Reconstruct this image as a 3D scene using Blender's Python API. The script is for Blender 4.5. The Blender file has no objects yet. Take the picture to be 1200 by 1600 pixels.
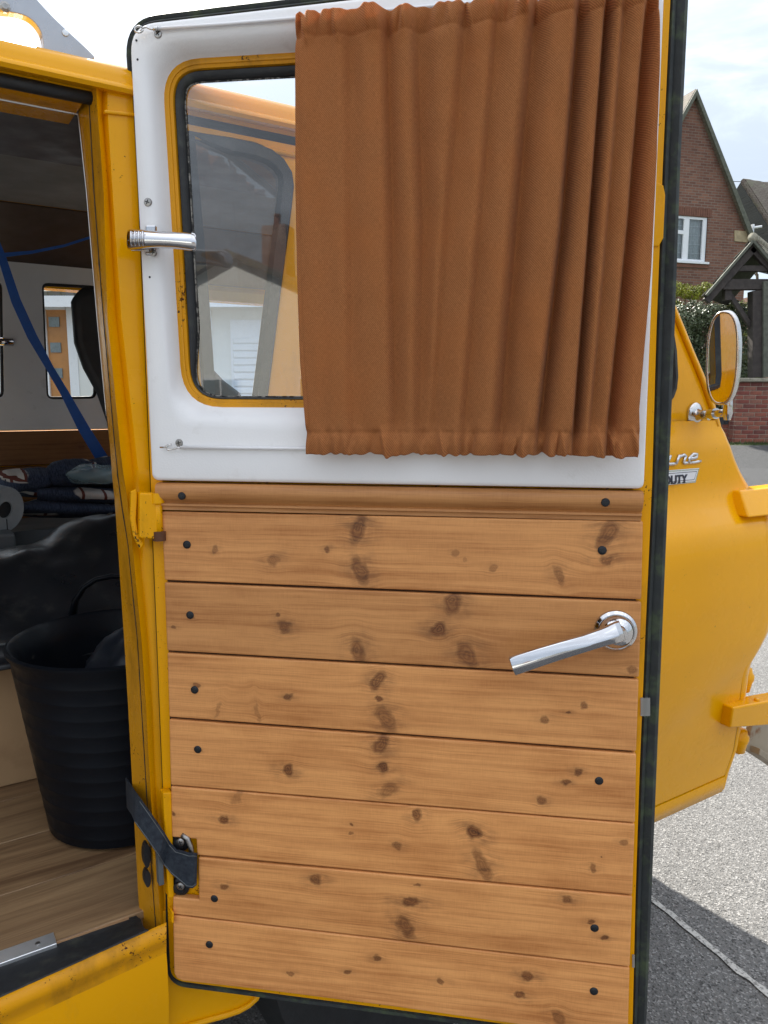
import bpy, bmesh, math, random
from mathutils import Vector, Matrix, noise
from mathutils.geometry import tessellate_polygon
random.seed(7)
R = math.radians
sc = bpy.context.scene
col = sc.collection

# ------------------------------------------------------------------ camera
F = 1180.0; PH = R(8.3); CH = 1.3
cam_d = bpy.data.cameras.new('camera'); cam = bpy.data.objects.new('camera', cam_d); col.objects.link(cam)
cam.location = (0, 0, CH); cam.rotation_euler = (R(90) - PH, 0, 0)
cam_d.sensor_fit = 'VERTICAL'; cam_d.sensor_height = 36; cam_d.lens = F / 1600 * 36
cam_d.clip_start = 0.02; cam_d.clip_end = 2000
sc.camera = cam
sc.render.resolution_x = 768; sc.render.resolution_y = 1024

# ------------------------------------------------------------------ world, sun, exposure
SUN_AZ = R(-23); SUN_EL = R(42)          # azimuth measured from +Y towards +X
w = bpy.data.worlds.new('World'); sc.world = w; w.use_nodes = True
nt = w.node_tree; nt.nodes.clear()
out = nt.nodes.new('ShaderNodeOutputWorld'); bg = nt.nodes.new('ShaderNodeBackground')
sky = nt.nodes.new('ShaderNodeTexSky'); sky.sky_type = 'NISHITA'; sky.sun_disc = False
sky.sun_elevation = SUN_EL; sky.sun_rotation = SUN_AZ
sky.air_density = 1.0; sky.dust_density = 1.0; sky.ozone_density = 1.0
tc = nt.nodes.new('ShaderNodeTexCoord')
mp = nt.nodes.new('ShaderNodeMapping'); mp.inputs['Scale'].default_value = (1.6, 1.6, 6.0)
nz = nt.nodes.new('ShaderNodeTexNoise'); nz.inputs['Scale'].default_value = 2.2; nz.inputs['Detail'].default_value = 7
nz.inputs['Roughness'].default_value = .58; nz.inputs['Distortion'].default_value = .5
L = nt.links.new
def wn_(t, **kw):
    nd = nt.nodes.new(t)
    for a, b in kw.items(): setattr(nd, a, b)
    return nd
def wr(v, a, b, c_, d, mode='LINEAR'):
    nd = wn_('ShaderNodeMapRange', interpolation_type=mode); L(v, nd.inputs[0])
    for i, x in enumerate((a, b, c_, d)): nd.inputs[i + 1].default_value = x
    return nd.outputs[0]
L(tc.outputs['Generated'], mp.inputs[0]); L(mp.outputs[0], nz.inputs[0])
sep = wn_('ShaderNodeSeparateXYZ'); L(tc.outputs['Generated'], sep.inputs[0])
# thin high overcast (a third as bright at the horizon as overhead) with brighter wisps, over the clear sky
lum = wn_('ShaderNodeMath', operation='MULTIPLY'); L(wr(sep.outputs[2], 0., .9, 1.9, 7.0), lum.inputs[0]); L(wr(nz.outputs[0], .46, .68, .92, 1.45, 'SMOOTHSTEP'), lum.inputs[1])
tint = wn_('ShaderNodeMix', data_type='RGBA'); L(wr(sep.outputs[2], .1, .8, 0, 1), tint.inputs[0]); tint.inputs[6].default_value = (.84, .95, 1.08, 1); tint.inputs[7].default_value = (.95, .99, 1.05, 1)
cl = wn_('ShaderNodeMix', data_type='RGBA', blend_type='MULTIPLY'); cl.inputs[0].default_value = 1
L(tint.outputs[2], cl.inputs[6]); L(lum.outputs[0], cl.inputs[7])
mx = wn_('ShaderNodeMix', data_type='RGBA'); mx.inputs[0].default_value = .86
L(sky.outputs[0], mx.inputs[6]); L(cl.outputs[2], mx.inputs[7])
L(mx.outputs[2], bg.inputs[0]); L(bg.outputs[0], out.inputs[0])
bg.inputs[1].default_value = 0.12
sd = bpy.data.lights.new('sun', 'SUN'); sd.energy = 5.0; sd.angle = R(.6); sd.color = (1, .95, .86)
so = bpy.data.objects.new('sun', sd); col.objects.link(so)
sdir = Vector((math.sin(SUN_AZ) * math.cos(SUN_EL), math.cos(SUN_AZ) * math.cos(SUN_EL), math.sin(SUN_EL)))
so.rotation_euler = sdir.to_track_quat('Z', 'Y').to_euler(); so.location = (0, 0, 30)
sc.view_settings.view_transform = 'Standard'; sc.view_settings.look = 'None'
sc.view_settings.exposure = 1.15; sc.view_settings.gamma = 1

# ------------------------------------------------------------------ frames
H = Vector((-.281, .96, 0))
tU = R(57.3); U = Vector((math.sin(tU), math.cos(tU), 0)); N = Vector((math.cos(tU), -math.sin(tU), 0))   # van: forward, outward
tE = R(98.8); E = Vector((math.sin(tE), math.cos(tE), 0)); ND = Vector((math.cos(tE), -math.sin(tE), 0))  # open door
Z = Vector((0, 0, 1)); CAM = Vector((0, 0, CH))
def ray(px, py):
    x = (px - 600) / F; y = (py - 800) / F
    return Vector((x, math.cos(PH) - y * math.sin(PH), -(y * math.cos(PH) + math.sin(PH))))
def V(a, n, z): return H + U * a + N * n + Z * z
def D(u, w_, z): return H + E * u + ND * w_ + Z * z
def hit(px, py, P, nrm):
    d = ray(px, py); return CAM + d * ((P - CAM).dot(nrm) / d.dot(nrm))
def vs(px, py, n=0.):                     # a measured mark on the van's side plane -> (a, z)
    p = hit(px, py, H + N * n, N) - H; return p.dot(U), p.z
def vz(px, py, z):                        # ... on a level surface of the van -> (a, n)
    p = hit(px, py, Z * z, Z) - H; return p.dot(U), p.dot(N)
def dr(px, py, w_=0.):                    # ... on the door plane -> (u, z)
    p = hit(px, py, H + ND * w_, ND) - H; return p.dot(E), p.z
def lerp(a, b, t): return a + (b - a) * t
def interp(tab, x):
    if x <= tab[0][0]: return tab[0][1]
    for (x0, y0), (x1, y1) in zip(tab, tab[1:]):
        if x <= x1: return lerp(y0, y1, (x - x0) / (x1 - x0))
    return tab[-1][1]

# ------------------------------------------------------------------ object helpers
def prop(o, label=None, cat=None, group=None, kind=None):
    if label: o['label'] = label
    if cat: o['category'] = cat
    if group: o['group'] = group
    if kind: o['kind'] = kind
    return o
def root(name, loc, label, cat, group=None):
    o = bpy.data.objects.new(name, None); col.objects.link(o); o.location = loc; o.empty_display_size = .1
    return prop(o, label, cat, group)
def base_of(p):
    v = Vector((0, 0, 0))
    while p is not None: v += Vector(p.location); p = p.parent
    return v
def mk(name, vf, m, parent=None, smooth=False, bevel=0, seg=2, uv=None, loc=None, solid=0, auto=None, subsurf=0):
    vs_, fs = vf[0], vf[1]
    o_ = base_of(parent)
    own = Vector(loc) if loc is not None else Vector((0, 0, 0))
    off = own if parent is None else o_ + Vector((0, 0, 0))
    me = bpy.data.meshes.new(name)
    me.from_pydata([tuple(Vector(v) - off) for v in vs_], [], fs)
    if uv:
        l = me.uv_layers.new(name='UVMap')
        vv = [uv(Vector(v)) for v in vs_]
        for i, lp in enumerate(me.loops): l.data[i].uv = vv[lp.vertex_index]
    bm = bmesh.new(); bm.from_mesh(me); bmesh.ops.recalc_face_normals(bm, faces=bm.faces); bm.to_mesh(me); bm.free()
    if smooth:
        for p in me.polygons: p.use_smooth = True
        if auto: me.set_sharp_from_angle(angle=R(auto))
    me.materials.append(m)
    o = bpy.data.objects.new(name, me); col.objects.link(o)
    if parent is not None: o.parent = parent
    else: o.location = own
    if solid:
        s = o.modifiers.new('s', 'SOLIDIFY'); s.thickness = solid; s.offset = -1
    if bevel:
        b = o.modifiers.new('b', 'BEVEL'); b.width = bevel; b.segments = seg; b.limit_method = 'ANGLE'; b.angle_limit = R(35)
    if subsurf:
        b = o.modifiers.new('s', 'SUBSURF'); b.levels = b.render_levels = subsurf
    return o
def merge(*vfs):
    vv, ff = [], []
    for a, b in vfs:
        k = len(vv); vv += list(a); ff += [tuple(i + k for i in f) for f in b]
    return vv, ff
def box(c, ax, ay, az, sx, sy, sz):
    c = Vector(c); v = []
    for i in (-.5, .5):
        for j in (-.5, .5):
            for k in (-.5, .5): v.append(c + ax * (i * sx) + ay * (j * sy) + az * (k * sz))
    return v, [(0, 1, 3, 2), (4, 6, 7, 5), (0, 4, 5, 1), (2, 3, 7, 6), (0, 2, 6, 4), (1, 5, 7, 3)]
X = Vector((1, 0, 0)); Y = Vector((0, 1, 0))
def wbox(x0, x1, y0, y1, z0, z1): return box(((x0 + x1) / 2, (y0 + y1) / 2, (z0 + z1) / 2), X, Y, Z, x1 - x0, y1 - y0, z1 - z0)
def vbox(a0, a1, n0, n1, z0, z1): return box(V((a0 + a1) / 2, (n0 + n1) / 2, (z0 + z1) / 2), U, N, Z, a1 - a0, n1 - n0, z1 - z0)
def prism(front, back):
    n = len(front); v = list(front) + list(back)
    return v, [tuple(range(n)), tuple(range(2 * n - 1, n - 1, -1))] + [(i, i + n, (i + 1) % n + n, (i + 1) % n) for i in range(n)]
def grid(rows, close_u=False):
    m = len(rows[0]); v = [p for r in rows for p in r]; f = []
    for i in range(len(rows) - 1):
        for j in range(m if close_u else m - 1):
            k = (j + 1) % m
            f.append((i * m + j, i * m + k, (i + 1) * m + k, (i + 1) * m + j))
    return v, f
def tube(pts, r, seg=8, cap=True, closed=False, flat=1.0):
    pts = [Vector(p) for p in pts]; n = len(pts); rows = []
    rr = r if isinstance(r, (list, tuple)) else [r] * n
    prev = None
    for i, p in enumerate(pts):
        if closed: t = (pts[(i + 1) % n] - pts[i - 1]).normalized()
        else: t = (pts[min(i + 1, n - 1)] - pts[max(i - 1, 0)]).normalized()
        if prev is None:
            a = t.cross(Z)
            if a.length < .1: a = t.cross(X)
            a.normalize()
        else: a = (prev - t * prev.dot(t)).normalized()
        prev = a; b = t.cross(a)
        rows.append([p + (a * math.cos(2 * math.pi * k / seg) + b * (math.sin(2 * math.pi * k / seg) * flat)) * rr[i] for k in range(seg)])
    if closed: rows.append(rows[0])
    v, f = grid(rows, True)
    if cap and not closed:
        f.append(tuple(range(seg))); f.append(tuple(range(len(v) - 1, len(v) - seg - 1, -1)))
    return v, f
def lathe(c, ax, prof, seg=24, sx=None):      # prof: (radius, height along ax)
    ax = ax.normalized(); a = ax.cross(Z)
    if a.length < .1: a = ax.cross(X)
    a.normalize(); b = ax.cross(a); c = Vector(c)
    rows = [[c + ax * h + (a * math.cos(2 * math.pi * k / seg) + b * math.sin(2 * math.pi * k / seg)) * r for k in range(seg)] for r, h in prof]
    v, f = grid(rows, True)
    f.append(tuple(range(seg))); f.append(tuple(range(len(v) - 1, len(v) - seg - 1, -1)))
    return v, f
def rloop(c4, rads, k=6):
    """rounded quadrilateral loop through 4 corners (2-tuples), k+1 points a corner, 6 along a side"""
    pts = []; n = 4
    for i in range(4):
        p = Vector(c4[i]); a = Vector(c4[i - 1]); b = Vector(c4[(i + 1) % 4]); r = rads[i]
        da = (a - p).normalized(); db = (b - p).normalized()
        s = p + da * r; e = p + db * r
        for j in range(k + 1):
            t = j / k
            pts.append(s * (1 - t) ** 2 + p * (2 * t * (1 - t) * .62) + p * 0 + e * t ** 2 if False else (s * ((1 - t) ** 2) + p * (2 * t * (1 - t)) + e * (t ** 2)))
        nx = Vector(c4[(i + 1) % 4]); na = (p - nx).normalized(); ne = nx + na * rads[(i + 1) % 4]
        for j in range(1, 7): pts.append(e.lerp(ne, j / 7))
    return pts
def bridge_rings(rings, closed_face=False):
    v = [p for r in rings for p in r]; m = len(rings[0]); f = []
    for i in range(len(rings) - 1):
        for j in range(m): f.append((i * m + j, i * m + (j + 1) % m, (i + 1) * m + (j + 1) % m, (i + 1) * m + j))
    if closed_face: f.append(tuple(range((len(rings) - 1) * m, len(rings) * m)))
    return v, f
def poly_holes(outer, holes, P):
    loops = [[Vector((p[0], p[1], 0)) for p in outer]] + [[Vector((p[0], p[1], 0)) for p in h] for h in holes]
    tris = tessellate_polygon(loops); flat = [p for l in loops for p in l]
    return [P(p.x, p.y) for p in flat], [tuple(t) for t in tris]

# ------------------------------------------------------------------ materials
class NT:
    def __init__(s, name):
        s.m = bpy.data.materials.new(name); s.m.use_nodes = True; s.t = s.m.node_tree
        s.b = s.t.nodes['Principled BSDF']; s.o = s.t.nodes['Material Output']
    def n(s, typ, **kw):
        nd = s.t.nodes.new('ShaderNode' + typ)
        for k, v in kw.items():
            if k.startswith('i_'):
                key = k[2:].replace('_', ' ')
                s.put(nd.inputs[int(key) if key.isdigit() else key], v)
            else: setattr(nd, k, v)
        return nd
    def put(s, inp, v):
        if isinstance(v, bpy.types.NodeSocket): s.t.links.new(v, inp)
        else:
            if isinstance(v, tuple) and len(v) == 3 and inp.type == 'RGBA': v = v + (1,)
            inp.default_value = v
    def set(s, name, v): s.put(s.b.inputs[name], v)
    def coord(s, which='Object'): return s.n('TexCoord').outputs[which]
    def map(s, v, scale=(1, 1, 1), loc=(0, 0, 0), rot=(0, 0, 0)):
        return s.n('Mapping', i_Vector=v, i_Scale=scale, i_Location=loc, i_Rotation=rot).outputs[0]
    def noise(s, v, sc_=5, det=3, rough=.5, dist=0): return s.n('TexNoise', i_Vector=v, i_Scale=float(sc_), i_Detail=float(det), i_Roughness=rough, i_Distortion=float(dist)).outputs[0]
    def math(s, op, a, b=0., c=None, clamp=False):
        nd = s.n('Math', operation=op, use_clamp=clamp); s.put(nd.inputs[0], a); s.put(nd.inputs[1], b)
        if c is not None: s.put(nd.inputs[2], c)
        return nd.outputs[0]
    def ramp(s, v, lo, hi, a=0., b=1.):
        return s.n('MapRange', i_0=v, i_1=float(lo), i_2=float(hi), i_3=float(a), i_4=float(b)).outputs[0]
    def mix(s, f, a, b, mode='MIX'):
        nd = s.n('Mix', data_type='RGBA', blend_type=mode); s.put(nd.inputs[0], f); s.put(nd.inputs[6], a); s.put(nd.inputs[7], b)
        return nd.outputs[2]
    def bump(s, h, st=.3, dist=.001, nrm=None):
        nd = s.n('Bump', i_Height=h, i_Strength=st, i_Distance=dist)
        if nrm: s.put(nd.inputs['Normal'], nrm)
        s.set('Normal', nd.outputs[0]); return nd.outputs[0]
def pbr(name, c, rough=.5, metal=0., coat=0., var=.12, vs_=6, bump=.15, bs=150, bd=.001, spec=.5, c2=None, cov=(.5, .62), rvar=.1, det=4):
    k = NT(name); v = k.coord()
    a = k.noise(v, vs_, det, .6)
    lo = tuple(x * (1 - var) for x in c); hi = tuple(min(1, x * (1 + var)) for x in c)
    cc = k.mix(k.ramp(a, .3, .7), lo, hi)
    if c2: cc = k.mix(k.ramp(k.noise(v, vs_ * 2.7, 6, .65), *cov), cc, c2)
    k.set('Base Color', cc); k.set('Metallic', metal); k.set('Coat Weight', coat); k.set('Coat Roughness', .06)
    k.set('Roughness', k.ramp(k.noise(v, vs_ * 3, 3), .3, .7, max(.02, rough - rvar), rough + rvar)); k.set('Specular IOR Level', spec)
    if bump: k.bump(k.noise(v, bs, 3), bump, bd)
    return k.m
def paint(name, wear=.0, grime=.0, c=(.80, .368, .0002)):
    k = NT(name); v = k.coord()
    cc = k.mix(k.ramp(k.noise(v, 3, 4), .3, .7), tuple(x * .95 for x in c), tuple(min(1, x * 1.04) for x in c))
    # grime that has settled: brownish film
    gv = k.map(v, (9, 9, 3))
    g = k.ramp(k.noise(gv, 1.6, 8, .68), .62 - grime * .22, .80 - grime * .12)
    cc = k.mix(k.math('MULTIPLY', g, min(1., .25 + grime * .55)), cc, (.11, .055, .012))
    fine = k.noise(v, 260, 5, .65)
    big = k.noise(v, 14, 4, .6)
    chip = k.ramp(k.math('ADD', k.math('MULTIPLY', fine, .6), k.math('MULTIPLY', big, .4)), .655 - wear * .055, .665 - wear * .055)
    cc = k.mix(chip, cc, k.mix(k.ramp(k.noise(v, 60, 2), .45, .55), (.07, .02, .008), (.02, .018, .016)))
    k.set('Base Color', cc)
    k.set('Roughness', k.math('ADD', k.math('MULTIPLY', g, .35), k.ramp(k.noise(v, 20, 4), .3, .7, .20, .32)))
    k.set('Specular IOR Level', .12); k.set('Coat Weight', k.math('SUBTRACT', .30 - grime * .18, chip, clamp=True)); k.set('Coat Roughness', .05 + .25 * grime)
    h = k.math('SUBTRACT', k.math('MULTIPLY', k.noise(v, 9, 2), .9 + grime), k.math('MULTIPLY', chip, .5))
    k.bump(h, .22, .0022)
    return k.m
M = {}
M['yellow'] = paint('yellow_paint', .1, .05)
M['jamb'] = paint('yellow_jamb_paint', .75, .62, (.68, .30, .008))
M['sillpaint'] = paint('worn_sill_paint', .85, .62, (.70, .31, .004))
M['edge'] = paint('yellow_edge_paint', .75, .35)
M['white'] = pbr('white_door_paint', (.84, .84, .85), .38, coat=.15, var=.025, vs_=5, bump=.35, bs=420, bd=.0006, c2=(.62, .60, .57), cov=(.62, .86))
M['rubber'] = pbr('weathered_rubber', (.017, .019, .022), .62, var=.3, vs_=14, bump=.5, bs=70, bd=.002, c2=(.05, .055, .045), cov=(.52, .78))
M['lichen_rubber'] = pbr('rubber_with_green_algae', (.016, .02, .021), .7, var=.3, vs_=14, bump=.6, bs=90, bd=.002, c2=(.045, .065, .03), cov=(.5, .68))
M['black_trim'] = pbr('black_trim', (.012, .013, .016), .45, var=.3, bump=.3, bs=100)
M['chrome'] = pbr('chrome', (.60, .60, .62), .09, metal=1, var=.05, vs_=20, bump=.08, bs=35, bd=.001, rvar=.05)
M['dull_chrome'] = pbr('pitted_chrome', (.62, .61, .60), .2, metal=1, var=.15, vs_=30, bump=.3, bs=260, bd=.0006, c2=(.25, .2, .15), cov=(.6, .72), rvar=.1)
M['steel'] = pbr('dull_steel_screw', (.35, .34, .33), .38, metal=1, var=.3, vs_=80, bump=.2, bs=300)
M['alu'] = pbr('aluminium_angle', (.72, .74, .76), .34, metal=.8, var=.06, bump=.2, bs=300, bd=.0004)
M['black_screw'] = pbr('black_screw', (.014, .017, .022), .5, metal=.3, var=.2, bump=.3, bs=500, bd=.0004)
M['webbing_black'] = None
M['tub'] = pbr('black_tub_plastic', (.006, .008, .012), .42, spec=.16, var=.2, vs_=9, bump=.3, bs=40, bd=.002, c2=(.05, .05, .045), cov=(.66, .75))
M['bag'] = pbr('black_rubber_sheet', (.014, .016, .02), .36, spec=.6, var=.3, vs_=5, bump=.35, bs=16, bd=.006, c2=(.06, .06, .055), cov=(.55, .75))
M['wetsuit'] = pbr('dark_navy_neoprene', (.009, .014, .025), .5, var=.3, vs_=8, bump=.3, bs=20, bd=.003)
M['seat'] = pbr('charcoal_seat_vinyl', (.022, .027, .033), .5, var=.2, vs_=9, bump=.4, bs=350, bd=.0008)
M['inner_white'] = pbr('inside_white_panel', (.80, .82, .82), .5, var=.06, vs_=4, bump=.3, bs=200, c2=(.4, .4, .38), cov=(.6, .8))
M['grey_board'] = pbr('grey_board', (.10, .11, .115), .6, var=.2, vs_=4, bump=.2, bs=80)
M['foam'] = pbr('grey_foam', (.27, .29, .30), .85, var=.15, vs_=14, bump=.6, bs=130, bd=.002)
M['ply'] = pbr('plywood', (.42, .27, .14), .6, var=.1, vs_=3, bump=.2, bs=60, c2=(.33, .2, .1), cov=(.5, .7))
M['rust'] = pbr('rusty_steel', (.13, .05, .02), .8, var=.4, vs_=30, bump=.6, bs=90, bd=.002)
M['bumper'] = pbr('rusty_white_bumper', (.30, .25, .18), .55, var=.1, vs_=10, bump=.4, bs=60, c2=(.2, .09, .03), cov=(.58, .68))
M['tyre'] = pbr('tyre_rubber', (.014, .015, .016), .7, var=.3, bump=.5, bs=60, bd=.003)
M['silver'] = pbr('silver_grey_rack_paint', (.42, .45, .50), .3, metal=.35, coat=.5, var=.1, vs_=9, bump=.1, bs=60)
M['blue_strap'] = pbr('blue_webbing', (.02, .13, .55), .6, var=.12, vs_=20, bump=.6, bs=600, bd=.0008)
M['wire_sheath'] = pbr('white_plastic_wire', (.8, .8, .82), .35, var=.02, bump=0)
def glass(name, rough=0., dust=.05, tint=(1, 1, 1)):
    k = NT(name); v = k.coord()
    tr = k.n('BsdfTransparent', i_Color=tint + (1,)); gl = k.n('BsdfGlossy', i_Roughness=.015, i_Color=(1, 1, 1, 1)); df = k.n('BsdfDiffuse', i_Color=(.7, .68, .62, 1))
    fr = k.n('Fresnel', i_IOR=1.8).outputs[0]
    m1 = k.n('MixShader'); k.put(m1.inputs[0], fr); k.put(m1.inputs[1], tr.outputs[0]); k.put(m1.inputs[2], gl.outputs[0])
    sp = k.ramp(k.noise(v, 260, 2, .7), .68, .74); pat = k.ramp(k.noise(v, 7, 6, .6), .35, .75)
    scr = k.ramp(k.noise(k.map(v, (20, 20, 300), rot=(.5, .3, .2)), 3, 2), .73, .76)
    d = k.math('MULTIPLY', k.math('ADD', k.math('ADD', k.math('MULTIPLY', pat, 1.), k.math('MULTIPLY', sp, 1.5)), k.math('MULTIPLY', scr, 3.)), dust, clamp=True)
    m2 = k.n('MixShader'); k.put(m2.inputs[0], d); k.put(m2.inputs[1], m1.outputs[0]); k.put(m2.inputs[2], df.outputs[0])
    k.t.links.new(m2.outputs[0], k.o.inputs[0]); return k.m
M['glass'] = glass('dusty_window_glass', dust=.05, tint=(.93, .96, .97))
M['clean_glass'] = glass('window_glass', dust=.02, tint=(.9, .95, .95)); M['side_glass'] = glass('sky_tinted_side_window_glass', dust=.03, tint=(.72, .84, .97))  # blue tint puts the sky's reflection into the side panes' colour
k = NT('mirror_glass'); k.set('Base Color', (.9, .9, .9)); k.set('Metallic', 1.); k.set('Roughness', .01); M['mirror'] = k.m
k = NT('clear_tape'); k.set('Base Color', (.35, .35, .33)); k.set('Roughness', .2); k.set('Alpha', .55); M['tape'] = k.m

# knot node group: Vector (uv, metres), Center, Half size, Angle -> mask, halo, warp
g = bpy.data.node_groups.new('knot', 'ShaderNodeTree')
for nm, ty in (('Vector', 'NodeSocketVector'), ('Center', 'NodeSocketVector'), ('Scale', 'NodeSocketVector'), ('Angle', 'NodeSocketFloat')):
    g.interface.new_socket(nm, in_out='INPUT', socket_type=ty)
for nm in ('Mask', 'Ring', 'Halo', 'Warp'): g.interface.new_socket(nm, in_out='OUTPUT', socket_type='NodeSocketFloat')
def gn(t, **kw):
    nd = g.nodes.new(t)
    for a, b in kw.items(): setattr(nd, a, b)
    return nd
gi = gn('NodeGroupInput'); go = gn('NodeGroupOutput'); gl_ = g.links.new
sub = gn('ShaderNodeVectorMath', operation='SUBTRACT'); gl_(gi.outputs[0], sub.inputs[0]); gl_(gi.outputs[1], sub.inputs[1])
rot = gn('ShaderNodeVectorRotate', rotation_type='Z_AXIS'); gl_(sub.outputs[0], rot.inputs[0]); gl_(gi.outputs[3], rot.inputs['Angle'])
mul = gn('ShaderNodeVectorMath', operation='MULTIPLY'); gl_(rot.outputs[0], mul.inputs[0]); gl_(gi.outputs[2], mul.inputs[1])
ln = gn('ShaderNodeVectorMath', operation='LENGTH'); gl_(mul.outputs[0], ln.inputs[0])
def gm(op, a, b=0.):
    nd = gn('ShaderNodeMath', operation=op)
    for i, x in enumerate((a, b)):
        if isinstance(x, (int, float)): nd.inputs[i].default_value = x
        else: gl_(x, nd.inputs[i])
    return nd.outputs[0]
def gr(v, a, b, c, d):
    nd = gn('ShaderNodeMapRange', interpolation_type='SMOOTHSTEP'); gl_(v, nd.inputs[0])
    for i, x in enumerate((a, b, c, d)): nd.inputs[i + 1].default_value = x
    return nd.outputs[0]
l_ = ln.outputs['Value']
rng = gm('MULTIPLY', gm('ADD', gm('SINE', gm('MULTIPLY', l_, 17.)), 1.), .14)
gl_(gm('MULTIPLY', gr(l_, .86, 1.0, 1., 0.), gm('SUBTRACT', 1., rng)), go.inputs[0])
gl_(gm('MULTIPLY', gr(l_, .82, .98, 0., 1.), gr(l_, 1.02, 1.28, 1., 0.)), go.inputs[1])
stv = gn('ShaderNodeVectorMath', operation='MULTIPLY'); gl_(mul.outputs[0], stv.inputs[0]); stv.inputs[1].default_value = (.55, 1., 1.)
stl = gn('ShaderNodeVectorMath', operation='LENGTH'); gl_(stv.outputs[0], stl.inputs[0])
gl_(gr(stl.outputs['Value'], .5, 2.5, 1., 0.), go.inputs[2])
sx = gn('ShaderNodeSeparateXYZ'); gl_(sub.outputs[0], sx.inputs[0])
e = gm('EXPONENT', gm('MULTIPLY', gm('MULTIPLY', l_, l_), -.22))
gl_(gm('MULTIPLY', e, gm('MULTIPLY', sx.outputs[1], -.5)), go.inputs[3])

def pine(name, knots, seed, tone=1., light=(.82, .378, .128), dark=(.47, .175, .047)):
    """knots: (u, z, half width, half height, angle, darkness)"""
    k = NT(name); uv = k.coord('UV'); warp = None; mask = halo = ring = None
    wob = k.n('TexNoise', i_Vector=k.map(uv, (1, 1, 1), (seed, 0, 0)), i_Scale=70., i_Detail=3.)
    wv = k.n('VectorMath', operation='SCALE'); sbv = k.n('VectorMath', operation='SUBTRACT'); k.put(sbv.inputs[0], wob.outputs['Color']); sbv.inputs[1].default_value = (.5, .5, .5)
    k.put(wv.inputs[0], sbv.outputs[0]); wv.inputs['Scale'].default_value = .014
    ad = k.n('VectorMath', operation='ADD'); k.put(ad.inputs[0], uv); k.put(ad.inputs[1], wv.outputs[0]); uvw = ad.outputs[0]
    for (cu, cz, a, b, an, dk) in knots:
        nd = k.t.nodes.new('ShaderNodeGroup'); nd.node_tree = g
        k.put(nd.inputs[0], uvw); nd.inputs[1].default_value = (cu, cz, 0); nd.inputs[2].default_value = (1 / a, 1 / b, 0); nd.inputs[3].default_value = an
        mm = k.math('MULTIPLY', nd.outputs[0], dk); hh = k.math('MULTIPLY', nd.outputs[2], min(1, dk * 1.1) * min(1, a / .008)); rr = k.math('MULTIPLY', nd.outputs[1], dk)
        warp = nd.outputs[3] if warp is None else k.math('ADD', warp, nd.outputs[3])
        mask = mm if mask is None else k.math('MAXIMUM', mask, mm)
        halo = hh if halo is None else k.math('MAXIMUM', halo, hh)
        ring = rr if ring is None else k.math('MAXIMUM', ring, rr)
    s = k.n('SeparateXYZ', i_Vector=uv)
    zz = s.outputs[1] if warp is None else k.math('ADD', s.outputs[1], warp)
    # slow waviness of the grain along the board
    slow = k.math('MULTIPLY', k.math('SUBTRACT', k.noise(k.map(uv, (3, 8, 1), (seed * 3, 0, 0)), 1, 2), .5), .011)
    zz = k.math('ADD', zz, slow)
    gv = k.n('CombineXYZ', i_0=k.math('MULTIPLY', s.outputs[0], 2.2), i_1=k.math('MULTIPLY', zz, 85.), i_2=float(seed) * 5).outputs[0]
    g1 = k.noise(gv, 1.5, 3, .55)                       # broad growth rings
    gv2 = k.n('CombineXYZ', i_0=k.math('MULTIPLY', s.outputs[0], 9.), i_1=k.math('MULTIPLY', zz, 420.), i_2=float(seed)).outputs[0]
    g2 = k.noise(gv2, 1.5, 4, .6)                       # fine latewood lines
    gv3 = k.map(uv, (700, 60, 1)); g3 = k.noise(gv3, 1., 2)   # saw fuzz across the board
    blot = k.noise(k.map(uv, (7, 16, 1), (seed, seed, 0)), 1., 5, .6)
    tone_l = tuple(x * tone for x in light); tone_d = tuple(x * tone for x in dark)
    f = k.math('ADD', k.math('MULTIPLY', k.ramp(g1, .42, .66), .42), k.math('ADD', k.math('MULTIPLY', k.ramp(g2, .48, .72), .42), k.math('MULTIPLY', k.ramp(blot, .42, .72), .50)), clamp=True)
    f = k.math('ADD', f, k.math('MULTIPLY', k.math('SUBTRACT', g3, .5), .34), clamp=True)
    cc = k.mix(f, tone_l, tone_d)
    if mask is not None:
        hn = k.math('MULTIPLY', halo, k.ramp(k.math('ADD', k.math('MULTIPLY', k.noise(k.map(uv, (40, 75, 1), (0, seed, 0)), 1, 4, .6), .65), k.math('MULTIPLY', g2, .35)), .40, .60))
        cc = k.mix(k.math('MULTIPLY', hn, .72, clamp=True), cc, (.19, .08, .030))
        cc = k.mix(k.math('MULTIPLY', ring, .45, clamp=True), cc, (.13, .05, .018))
        kc = k.mix(k.ramp(g2, .35, .7), (.19, .060, .016), (.055, .019, .008))
        cc = k.mix(k.math('MULTIPLY', mask, 1.0, clamp=True), cc, kc)
    k.set('Base Color', cc); k.set('Roughness', k.ramp(g1, .3, .7, .34, .50)); k.set('Specular IOR Level', .4)
    h = k.math('ADD', k.math('MULTIPLY', g2, .7), k.math('MULTIPLY', g3, .5))
    k.bump(h, .35, .0007)
    return k.m

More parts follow.
